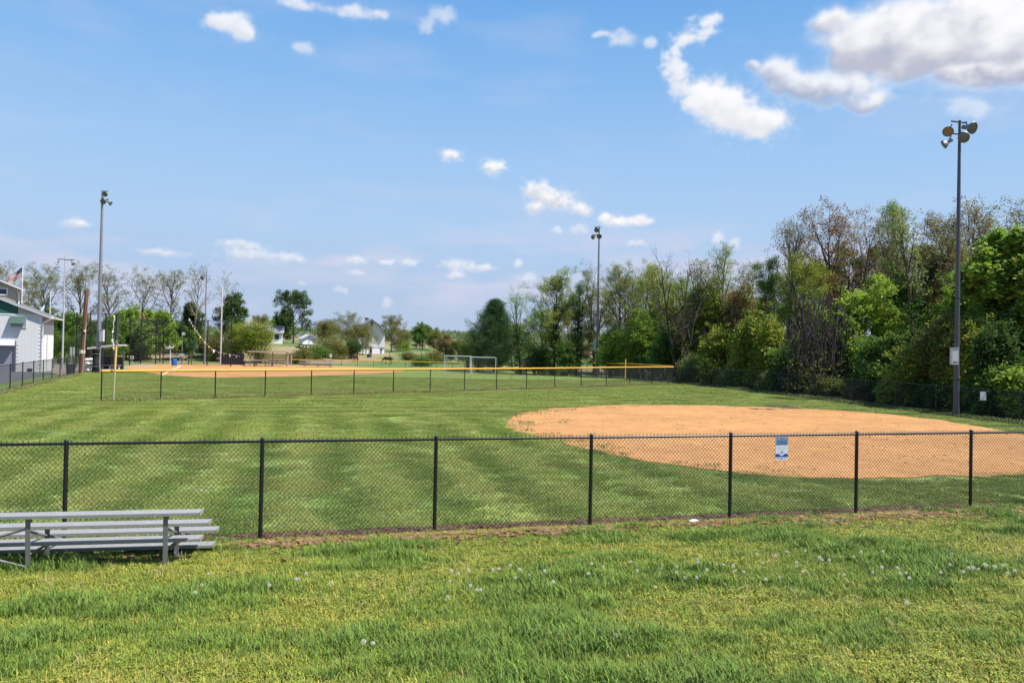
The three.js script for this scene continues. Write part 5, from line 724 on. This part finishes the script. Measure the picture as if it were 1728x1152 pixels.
under.forEach(([px, py, D, w, top, col, clump]) => { const lm = landmarks.reduce((a, b) => Math.abs(b[0] - px) < Math.abs(a[0] - px) ? b : a)[1]; const tall = py - top > 62; shrub(`${tall ? (py - top > 120 ? 'very tall' : 'tall') : 'low'} ${tones[col]} shrub ${lm}`, px, py, D, w, top, { col, clump: clump || (col === 'pale' || col === 'brown' ? 'fine' : 'broad'), n: Math.round(w * (py - top) * 0.13 + 160), group: 'undergrowth shrubs along the right woods' }); });
// filler trees deeper in the woods
{
  const R = rng(99), kinds = ['olive', 'green', 'fresh', 'yellow', 'pale', 'brown'];
  const rows = [[865, 124, 530], [915, 122, 505], [960, 120, 500], [1010, 118, 470], [1060, 112, 455], [1105, 108, 455], [1140, 104, 460], [1185, 98, 452], [1225, 92, 470], [1265, 88, 490], [1310, 86, 450], [1345, 84, 420], [1385, 82, 430], [1430, 80, 400], [1475, 78, 400], [1520, 76, 400], [1560, 74, 410], [1610, 72, 400], [1650, 70, 420], [1700, 66, 400], [1750, 60, 400], [1800, 56, 390]];
  const toneName = { olive: 'olive', green: 'mid green', fresh: 'fresh green', yellow: 'yellow green', pale: 'pale green', brown: 'brownish' };
  const behind = ['slender ivy tree', 'tall ivy wrapped tree', 'ivy column tree', 'slim light pole', 'airy pale tree', 'thin yellowish tree', 'wide leafless tree, left side', 'wide leafless tree, right side', 'twiggy topped tree', 'small reddish tree', 'slim fresh green tree', 'tall straight bare tree', 'olive crowned tree', 'reddish crowned tree', 'bright yellow green tree', 'ivy snag', 'dark reddish crown', 'tall dark light pole, left side', 'tall dark light pole, right side', 'dense maple, left side', 'dense maple at the edge', 'right edge of view'];
  rows.forEach(([px, D, top], i) => { const k = kinds[(i * 5 + 2) % 6]; tree('woodland_tree', `${toneName[k]} tree deep in the woods behind the ${behind[i]}`, px, D, top + R() * 20, 84 + R() * 30, { bark: R() < 0.5 ? 'dark' : 'brown', col: k, clump: 'fine', first: 0.10, rise: 0.5, n: [15, 7, 4], leafy: 3, cs: 1.35, lowFull: 0.8, group: 'back row of the right woods' }); });
}
// ---- left: the row of tall thin crowned trees and the dense trees below
const thin = { bark: 'brown', col: 'olive', clump: 'sparse', first: 0.38, rise: 0.62, n: [12, 7, 4], leafy: 2, cs: 1.25, wob: 0.14 };
tree('row_tree', 'tall thin crowned tree cut by the left edge of view', -6, 158, 440, 74, { ...thin, base: 600 });
tree('row_tree', 'tall thin crowned tree behind the striped flag and roof', 44, 165, 462, 56, { ...thin, base: 600 });
tree('row_tree', 'tall olive crowned tree between the flagpole and the thin white pole', 76, 150, 443, 74, { ...thin, base: 600, leafy: 3 });
tree('row_tree', 'tall olive crowned tree just left of the left light pole', 134, 150, 440, 80, { ...thin, base: 600, leafy: 3 });
tree('row_tree', 'tall thin tree just right of the left light pole', 186, 152, 448, 62, { ...thin, base: 600 });
tree('row_tree', 'broad tall tree above the red roofed house', 236, 150, 448, 84, { ...thin, base: 600 });
tree('row_tree', 'tall thin crowned tree right of the red roofed house', 281, 152, 453, 58, { ...thin, base: 600 });
tree('row_tree', 'tall nearly leafless tree left of the thin pale lamp pole', 326, 148, 444, 62, { ...thin, base: 606, bark: 'pale', leafy: 0.5, n: [12, 7, 6] });
tree('row_tree', 'tall leafless tree right of the thin pale lamp pole', 378, 150, 452, 70, { ...thin, base: 606, bark: 'pale', leafy: 0.2, n: [11, 7, 6] });
const dense = { bark: 'brown', col: 'green', clump: 'broad', first: 0.12, rise: 0.5, n: [16, 7, 4], leafy: 2, lowFull: 0.9, cs: 1.15 };
for (const [px, D, top, w, col, label] of [[66, 128, 520, 40, 'green', 'dense green tree rising above the building eave'], [98, 124, 532, 56, 'green', 'dense green tree behind the thin white pole'], [128, 126, 528, 60, 'green', 'dense green tree behind the leaning brown pole'], [158, 122, 540, 50, 'deep', 'dark dense tree behind the left light pole'], [185, 128, 530, 50, 'green', 'dense green tree behind the left foul pole'], [212, 138, 512, 54, 'fresh', 'rounded bright green tree left of the red roofed house'], [270, 134, 522, 64, 'fresh', 'rounded bright green tree in the middle of the backstop'], [305, 142, 540, 50, 'green', 'green tree at the right of the backstop middle'], [240, 140, 545, 60, 'green', 'green tree low behind the backstop left half'], [320, 150, 512, 44, 'deep', 'dark green tree beside the nearly leafless tall tree'], [355, 146, 560, 40, 'green', 'small green tree behind the thin pale lamp pole'], [392, 152, 494, 60, 'deep', 'dark green leafy tree behind the bare utility pole'], [438, 185, 530, 40, 'olive', 'olive tree above the farmhouse roof'], [470, 190, 528, 44, 'green', 'green tree right of the farmhouse'], [494, 178, 489, 66, 'deep', 'tall dark green open crowned tree left of the little white shed'], [548, 186, 538, 44, 'olive', 'olive tree right of the little white shed'], [586, 176, 524, 76, 'olive', 'wide olive crowned tree in front of the barn left side'], [612, 180, 545, 50, 'olive', 'drooping olive tree covering the barn front'], [660, 200, 530, 52, 'olive', 'thin olive tree behind the barn right side'], [676, 215, 556, 42, 'olive', 'rounded olive tree right of the barn'], [712, 230, 543, 56, 'green', 'green tree before the board fence at the pasture top'], [732, 222, 556, 30, 'olive', 'slanting olive tree at the pasture edge'], [752, 160, 565, 34, 'brown', 'brownish budding tree left of the conical bush'], [773, 150, 570, 34, 'olive', 'olive tree behind the soccer goals']])
  tree('field_tree', label, px, D, top, w, { ...dense, col, base: 600, clump: col === 'olive' || col === 'brown' ? 'fine' : 'broad', leafy: 2, cs: 1.5, first: col === 'deep' ? 0.22 : 0.14 });
for (const [px, py, D, w, top, col, label] of [[438, 606, 138, 62, 545, 'yellow', 'wide yellow green willow shrub in front of the farmhouse'], [402, 604, 140, 44, 552, 'yellow', 'yellow green shrub behind the navy screen'], [360, 604, 142, 40, 570, 'olive', 'olive shrub behind the lamp pole foot'], [560, 600, 158, 50, 570, 'olive', 'olive bush below the little white shed'], [535, 604, 150, 44, 585, 'green', 'green bush in the bank below the little white shed'], [590, 600, 160, 40, 575, 'deep', 'dark bush left of the barn foot'], [505, 612, 136, 40, 590, 'olive', 'olive brush right of the brown dugout'], [690, 604, 160, 36, 597, 'olive', 'low brush in the pasture below the green hedge'], [715, 612, 138, 40, 604, 'green', 'low green brush behind the far yellow cap'], [682, 586, 210, 24, 579, 'fresh', 'clipped bright green hedge patch in the pasture'], [735, 606, 150, 40, 596, 'olive', 'olive brush left of the soccer goals'], [100, 604, 112, 50, 560, 'green', 'green brush along the path behind the building'], [140, 606, 112, 50, 566, 'deep', 'dark brush behind the leaning brown pole'], [178, 606, 112, 50, 566, 'green', 'green brush behind the small grey dugout'], [225, 604, 140, 50, 582, 'olive', 'olive brush left behind the backstop']])
  shrub(label, px, py, D, w, top, { col, clump: 'fine', n: Math.round(w * (py - top) * 0.22 + 160) });
{ // distant wooded skyline
  const R = rng(500), s = []; for (let i = 0; i < 26000; i++) { const x = -520 + 1100 * R(), D = 330 + 160 * R(), h = (7 + 7 * (0.5 + fbm(x * 0.02, D * 0.02, 1.1, 3) * 1.6)) * 0.42 * R() ** 0.7; s.push([x, terr(x, -D) + h, -D, 1.7 + 1.2 * R()]); }
  const m = scatter('distant_woods', CLUMP.broad, s, [...COL.green, ...COL.olive, ...COL.deep], 501, scene); tag(m, 'far wooded skyline beyond the pasture', 'woods', null, 'stuff');
}

// ---------------------------------------------------------------- grass, clover, leaves, dandelions
const grassMat = new THREE.MeshStandardMaterial({ vertexColors: true, roughness: 0.75, side: THREE.DoubleSide });
function blades(seed, n, spread, hMin, hMax, wid, bend, lean = 0) {
  const R = rng(seed), pos = [], nor = [], col = [];
  for (let i = 0; i < n; i++) {
    const a = R() * 6.283, r = spread * Math.sqrt(R()), x = Math.cos(a) * r, z = Math.sin(a) * r, h = lerp(hMin, hMax, R()), t = R() * 6.283, w = wid * (0.6 + 0.7 * R()), b = bend * h * (0.3 + R()), dx = Math.cos(t), dz = Math.sin(t), sx = -dz * w, sz = dx * w, lx = lean * h;
    const p0 = [x - sx, 0, z - sz], p1 = [x + sx, 0, z + sz], m = [x + dx * b * 0.35 + lx * 0.4, h * 0.6, z + dz * b * 0.35], q0 = [m[0] - sx * 0.8, m[1], m[2] - sz * 0.8], q1 = [m[0] + sx * 0.8, m[1], m[2] + sz * 0.8], tip = [x + dx * b + lx, h * (1 - 0.25 * bend * R()), z + dz * b];
    for (const p of [p0, p1, q1, p0, q1, q0, q0, q1, tip]) pos.push(...p);
    const k = 0.6 + 0.75 * R() ** 1.3, dry = R() < 0.09 ? 1 : 0, c = dry ? [k * 2.3, k * 1.45, k * 2.2] : [k * (0.9 + 0.25 * R()), k, k]; for (let v = 0; v < 9; v++) col.push(...c);
  }
  const g = new THREE.BufferGeometry(); g.setAttribute('position', new THREE.Float32BufferAttribute(pos, 3)); g.setAttribute('color', new THREE.Float32BufferAttribute(col, 3)); g.computeVertexNormals(); return g;
}
function field(name, geo, sites, label, material = grassMat) { // sites: [x,z,scale,turn,r,g,b,height scale]
  const m = new THREE.InstancedMesh(geo, material, sites.length), c = new THREE.Color(); m.name = numbered(name);
  sites.forEach(([x, z, s, a, r, g, b, hs = 1, lift = 0], i) => { const n = 0.3, gx = (terr(x + n, z) - terr(x - n, z)) / (2 * n), gz = (terr(x, z + n) - terr(x, z - n)) / (2 * n); qt.setFromUnitVectors(V(0, 1, 0), V(-gx, 1, -gz).normalize()).multiply(new THREE.Quaternion().setFromAxisAngle(V(0, 1, 0), a)); mtx.compose(V(x, terr(x, z) + lift, z), qt, V(s, s * hs, s)); m.setMatrixAt(i, mtx); m.setColorAt(i, c.setRGB(r, g, b)); });
  scene.add(m); return tag(m, label, 'grass', null, 'stuff');
}
const seen = (x, z, m = 1.5) => { const D = -z; return D > 2.6 && Math.abs(x) < D * 0.70 + m; };
{
  const R = rng(2024), low = [[], []], tall = [[], []], clover = [], straw = [];
  const lushAt = (x, z) => { const a = fbm(x * 0.42, z * 0.62, 6.1, 4), b = fbm(x * 1.5, z * 1.7, 2.6, 3); return a * 1.5 + b * 0.7; };
  for (let D = 3.2; D < 19; D += 0) {
    const step = 0.22, W = D * 0.70 + 2.4, per = D < 8 ? 350 : 240, n = Math.round(2 * W * step * per);
    for (let i = 0; i < n; i++) {
      const x = (R() * 2 - 1) * W, z = -(D + R() * step), s = bank(x, z); if (s < 0.03) continue;
      const l = lushAt(x, z), edge = smooth(0.9, 0.1, s + 0.5 * noise(x * 1.4, z * 1.4)), t = clamp(0.5 + l);
      if (R() < edge * 0.3) continue;
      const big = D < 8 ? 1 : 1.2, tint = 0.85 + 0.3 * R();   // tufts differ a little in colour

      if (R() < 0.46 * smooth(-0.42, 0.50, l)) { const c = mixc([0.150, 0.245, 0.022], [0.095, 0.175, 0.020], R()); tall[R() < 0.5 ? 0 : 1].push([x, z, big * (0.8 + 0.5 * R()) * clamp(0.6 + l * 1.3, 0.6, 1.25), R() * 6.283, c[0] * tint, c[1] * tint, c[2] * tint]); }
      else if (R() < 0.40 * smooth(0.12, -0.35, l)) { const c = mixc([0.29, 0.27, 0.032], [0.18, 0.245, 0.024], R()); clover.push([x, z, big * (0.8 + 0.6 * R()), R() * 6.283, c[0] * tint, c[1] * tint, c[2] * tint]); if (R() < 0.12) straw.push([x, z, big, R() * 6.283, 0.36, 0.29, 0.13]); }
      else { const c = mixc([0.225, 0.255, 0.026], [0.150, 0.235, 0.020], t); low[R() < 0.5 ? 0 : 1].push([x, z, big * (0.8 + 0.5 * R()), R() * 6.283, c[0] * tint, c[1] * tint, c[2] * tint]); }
    }
    D += step;
  }
  for (const k of [0, 1]) { field('lawn_grass', blades(10 + k, 24, 0.09, 0.025, 0.08, 0.0026, 1.0), low[k], 'short green lawn grass on the bank in front of the near fence'); field('tall_grass', blades(20 + k, 26, 0.09, 0.05, 0.155, 0.0031, 1.0), tall[k], 'longer dark green grass tufts on the near bank'); }
  field('dry_grass', blades(31, 7, 0.09, 0.06, 0.16, 0.0016, 1.1), straw, 'dry straw blades among the near grass');
  { const Q = rng(6), pos = [], nor = [], col = []; for (let i = 0; i < 44; i++) { const a = Q() * 6.283, r = 0.09 * Math.sqrt(Q()), x = Math.cos(a) * r, z = Math.sin(a) * r, y = 0.012 + 0.035 * Q(), t = Q() * 6.283, w = 0.0045 + 0.004 * Q(), ti = (Q() - 0.5) * 1.0, P = []; for (let k = 0; k < 5; k++) { const q = t + k / 5 * 6.283; P.push([x + Math.cos(q) * w, y + Math.sin(q) * w * ti, z + Math.sin(q) * w]); } for (const [p, q, r2] of [[0, 2, 1], [0, 3, 2], [0, 4, 3]]) pos.push(...P[p], ...P[q], ...P[r2]); const v = 0.75 + 0.5 * Q(); for (let k = 0; k < 9; k++) { nor.push(0, 1, 0); col.push(v * (0.9 + 0.2 * Q()), v, v * 0.9); } }
    const g = new THREE.BufferGeometry(); g.setAttribute('position', new THREE.Float32BufferAttribute(pos, 3)); g.setAttribute('normal', new THREE.Float32BufferAttribute(nor, 3)); g.setAttribute('color', new THREE.Float32BufferAttribute(col, 3)); field('clover', g, clover, 'low yellow green clover patches on the near bank'); }
  // mown field behind the fence: broad patches of short blades, laid over along the mower lanes
  const mown = [[], [], []];
  for (let D = 12.5; D < 78; D += 0) {
    const step = D < 30 ? 0.5 : 1, W = D * 0.70 + 2, n = Math.round(2 * W * step * (D < 24 ? 7 : D < 40 ? 4.2 : 2.4));
    for (let i = 0; i < n; i++) {
      const x = (R() * 2 - 1) * W, z = -(D + R() * step); if (bank(x, z) > -0.25 || lotEdge(x, z) > -0.6 || x > rightEdge(Math.max(D, 30)) + 0.5) continue;
      const e = edgeNoise(x, z) * 1.1, gx = x, gz = z, p = [gx + e, gz + e]; if (inside(nearDirt, p[0], p[1]) && !(edgeNoise(x * 2.3 + 7, z * 2.3) > 0.30 && R() < 0.5 && !inside(nearDirt, x + 1.5 * Math.sign(x - 15), z - 1.5))) continue; if (inside(farDirt, p[0], p[1])) continue;
      const c = fieldColour(x, z), t = fieldTone(x, z), k = (0.9 + 0.2 * R()) * 1.3;
      mown[R() < 0.12 ? 2 : t.lane > 0 ? 0 : 1].push([x, z, D < 24 ? 1 : D < 40 ? 1.35 : 1.9, ANG + Math.PI / 2 + (R() - 0.5) * 1.1, c[0] * k, c[1] * k, c[2] * k, D < 24 ? 1 : D < 40 ? 0.8 : 0.6]);
    }
    D += step;
  }
  field('mown_grass', blades(41, 420, 0.42, 0.022, 0.055, 0.0035, 0.7, 0.32), mown[0], 'mown field grass in lanes leaning away'); field('mown_grass', blades(42, 420, 0.42, 0.022, 0.055, 0.0035, 0.7, -0.32), mown[1], 'mown field grass in lanes leaning back'); field('mown_grass', blades(43, 420, 0.42, 0.02, 0.05, 0.0035, 1.2, 0), mown[2], 'loose upright mown grass over the field');
  // grass creeping into the near infield from its left tip and front edge
  const creep = []; for (let i = 0; i < 5200; i++) { const x = -1.5 + 22 * R(), z = -18 - 26 * R(); if (!inside(nearDirt, x, z)) continue; const dl = [0.6, 1.2, 2.0, 3.2].findIndex(q => !(inside(nearDirt, x - q, z) && inside(nearDirt, x, z + q) && inside(nearDirt, x, z - q))); if (dl < 0) continue; const n = fbm(x * 0.9, z * 0.9, 7.7, 4); if (n < -0.16 + dl * 0.11 + 0.035 * Math.max(0, x)) continue; const c = mixc([0.13, 0.19, 0.03], [0.25, 0.22, 0.07], R()); creep.push([x, z, 1 + R(), R() * 6.283, ...c, 1, 0.02]); }
  field('creeping_grass', blades(55, 14, 0.13, 0.03, 0.07, 0.005, 1.0), creep, 'sparse grass creeping over the left edge of the near infield');
  // rough edge grass along fences
  const rough = []; const along = (posts, dens, wid, c0, c1) => { for (let i = 1; i < posts.length; i++) { const [ax, az] = posts[i - 1], [bx, bz] = posts[i], L = Math.hypot(bx - ax, bz - az); for (let k = 0; k < L * dens; k++) { const t = R(), o = (R() + R() - 1) * wid, x = lerp(ax, bx, t) + o * (bz - az) / L, z = lerp(az, bz, t) - o * (bx - ax) / L, c = mixc(c0, c1, R()); rough.push([x, z, 1.1 + R() * 0.8, R() * 6.283, ...c]); } } };
  along(outPosts, 16, 0.22, [0.34, 0.30, 0.13], [0.22, 0.22, 0.07]); along(leftPosts, 22, 0.4, [0.30, 0.27, 0.12], [0.14, 0.17, 0.04]); along(woodPosts, 40, 0.9, [0.09, 0.14, 0.03], [0.16, 0.18, 0.05]);
  field('rough_grass', blades(51, 26, 0.16, 0.05, 0.16, 0.0045, 0.8), rough, 'uncut strip of dry grass under the fences');
  // leaf litter under the near fence
  const litter = []; for (let i = 0; i < 7500; i++) { const u = (R() * 1.2 - 0.2) * 20 - 3.6, s = -0.4 + Math.abs(R() + R() - 1) * 2.6 * (0.25 + 0.75 * R()), x = FENCE0[0] + u * 0.967 + s * 0.253, z = FENCE0[1] - u * 0.253 + s * 0.967; const d = fbm(x * 0.8, z * 0.8, 4.2, 3) + 0.12 * smooth(2, 11, x) - 0.16 * smooth(0.2, 1.7, s); if (d < (R() - 0.62) * 0.55) continue; const c = [[0.24, 0.12, 0.055], [0.13, 0.07, 0.04], [0.27, 0.16, 0.085], [0.20, 0.095, 0.04]][Math.floor(R() * 4)]; litter.push([x, z, 0.7 + 0.6 * R(), R() * 6.283, ...c, 1, s > 0.35 ? 0.06 : 0.02]); }
  const Q = rng(8), pos = []; for (let i = 0; i < 4; i++) { const cx = (Q() - 0.5) * 0.12, cz = (Q() - 0.5) * 0.12, a = Q() * 6.283, t = (Q() - 0.5) * 0.9, P = [[-0.045, 0], [-0.015, 0.026], [0.012, 0.02], [0.048, 0], [0.014, -0.024], [-0.02, -0.02]].map(([x, y]) => [cx + Math.cos(a) * x - Math.sin(a) * y, 0.008 + x * t * 0.7 + y * y * 18, cz + Math.sin(a) * x + Math.cos(a) * y]); for (const [p, q, r] of [[0, 1, 5], [1, 2, 5], [2, 4, 5], [2, 3, 4]]) pos.push(...P[p], ...P[q], ...P[r]); }
  const lg = new THREE.BufferGeometry(); lg.setAttribute('position', new THREE.Float32BufferAttribute(pos, 3)); lg.computeVertexNormals(); field('leaf_litter', lg, litter, 'dry brown leaves gathered along the foot of the near fence', mat(1, 1, 1, 0.9, { side: THREE.DoubleSide })).userData.category = 'leaves';
}
{ // loose clods and small stones on the near infield
  const R = rng(88), s = []; for (let i = 0; i < 3600; i++) { const x = -1 + 34 * R(), z = -18 - 32 * R(); if (!inside(nearDirt, x, z) || fbm(x * 0.3, z * 0.3, 5.9, 3) < 0.28 * (R() - 0.62)) continue; const k = 0.6 + 0.5 * R(); s.push([x, z, 0.4 + 1.3 * R() ** 3, R() * 6.283, 0.40 * k, 0.195 * k, 0.08 * k, 1, 0.022]); }
  const g = new THREE.DodecahedronGeometry(0.03, 0).scale(1.3, 0.7, 1); field('clay_clods', g, s, 'loose clods of clay strewn over the near infield', mat(1, 1, 1, 0.95)).userData.category = 'clods';
}
{ // dandelions gone to seed
  const R = rng(61), stemG = (h) => rod([0, 0, 0], [0.012, h, 0.006], 0.0028, 0.0022, 5), pos = [], fluff = [];
  for (let i = 0; i < 110; i++) { const y = 1 - 2 * (i + 0.5) / 110, r = Math.sqrt(1 - y * y), a = i * 2.39996, d = V(Math.cos(a) * r, y, Math.sin(a) * r), s = V().crossVectors(d, V(0.3, 0.8, 0.5)).normalize(), u = V().crossVectors(d, s), e = d.clone().multiplyScalar(0.021), c = d.clone().multiplyScalar(0.005); fluff.push(c.x, c.y, c.z, e.x + s.x * 0.0006, e.y + s.y * 0.0006, e.z + s.z * 0.0006, e.x - s.x * 0.0006, e.y - s.y * 0.0006, e.z - s.z * 0.0006); for (let k = 0; k < 3; k++) { const q = k * 2.094, v = (t) => s.clone().multiplyScalar(Math.cos(t)).addScaledVector(u, Math.sin(t)).multiplyScalar(0.005).add(d.clone().multiplyScalar(0.0235)); const A = v(q - 0.35), B = v(q + 0.35); fluff.push(e.x, e.y, e.z, A.x, A.y, A.z, B.x, B.y, B.z); } }
  const fg = new THREE.BufferGeometry(); fg.setAttribute('position', new THREE.Float32BufferAttribute(fluff, 3)); fg.computeVertexNormals();
  const down = new THREE.MeshPhysicalMaterial({ color: lin(0.70, 0.67, 0.58), roughness: 1, transmission: 0.4, thickness: 0, side: THREE.DoubleSide }), stemM = mat(0.20, 0.22, 0.07, 0.7), coreM = mat(0.30, 0.26, 0.15, 0.9), coreG = new THREE.SphereGeometry(0.0065, 8, 6), sg = [0.11, 0.15, 0.19].map(stemG);
  const spots = [[342, 982], [331, 1000], [349, 975], [452, 979], [505, 978], [518, 974], [560, 979], [455, 989], [500, 984], [630, 1078], [616, 1084], [760, 970], [757, 976], [774, 968], [790, 970], [805, 990], [809, 996], [795, 996], [757, 1002], [875, 962], [877, 966], [840, 955], [860, 955], [832, 967], [895, 965], [870, 975], [932, 988], [980, 941], [992, 968], [1018, 962], [1040, 1066], [1065, 948], [1077, 970], [1118, 955], [1141, 966], [1143, 962], [1158, 970], [1177, 945], [1176, 955], [1180, 968], [1193, 962], [1177, 982], [1210, 948], [1222, 953], [1236, 961], [1241, 958], [1255, 965], [1278, 940], [1290, 972], [1287, 951], [1310, 943], [1318, 970], [1330, 932], [1345, 955], [1344, 951], [1360, 930], [1382, 945], [1389, 940], [1398, 946], [1353, 971], [1425, 964], [1440, 940], [1453, 936], [1475, 961], [1487, 957], [1517, 965], [1528, 962], [1533, 976], [1521, 975], [1531, 963], [1587, 966], [1606, 959], [1628, 960], [1635, 959], [1643, 964], [1651, 955], [1660, 952], [1666, 961], [1677, 950], [1680, 957], [1695, 960], [1703, 963], [1714, 963], [1531, 1024], [1607, 930], [1700, 925], [1490, 935], [1105, 985], [1000, 952], [918, 970]];
  const nearWord = (px, py) => py > 1015 ? 'alone in the near grass' : px < 480 ? 'in the grass right of the bleacher' : px < 900 ? 'on the bank below the middle fence posts' : px < 1250 ? 'in the middle of the bank below the ZONE sign' : px < 1500 ? 'on the bank right of the ZONE sign' : 'in the cluster at the right edge of the bank';
  spots.forEach(([px, py], i) => {
    const d = sight(px, py); let t = 3; while (t < 30 && EYE + d.y * t > terr(d.x * t, d.z * t) + 0.15) t += 0.02; const x = d.x * t, z = d.z * t; if (bank(x, z) < 0.2) return;
    const k = i % 3, h = [0.11, 0.15, 0.19][k], s = 0.7 + 0.25 * R(), o = thing('dandelion', 'white dandelion clock ' + nearWord(px, py), 'dandelion', [x, terr(x, z), z], R() * 6, 'dandelion clocks on the near bank'); part('stalk', sg[k], stemM, o); const hd = part('seed_head', fg, down, o); hd.position.set(0.012, h + 0.004, 0.006); hd.scale.setScalar(s); part('seed_core', coreG, coreM, hd); });
}

scene.traverse(o => { if (o.isMesh) { o.castShadow = true; o.receiveShadow = true; } });
renderer.render(scene, camera);
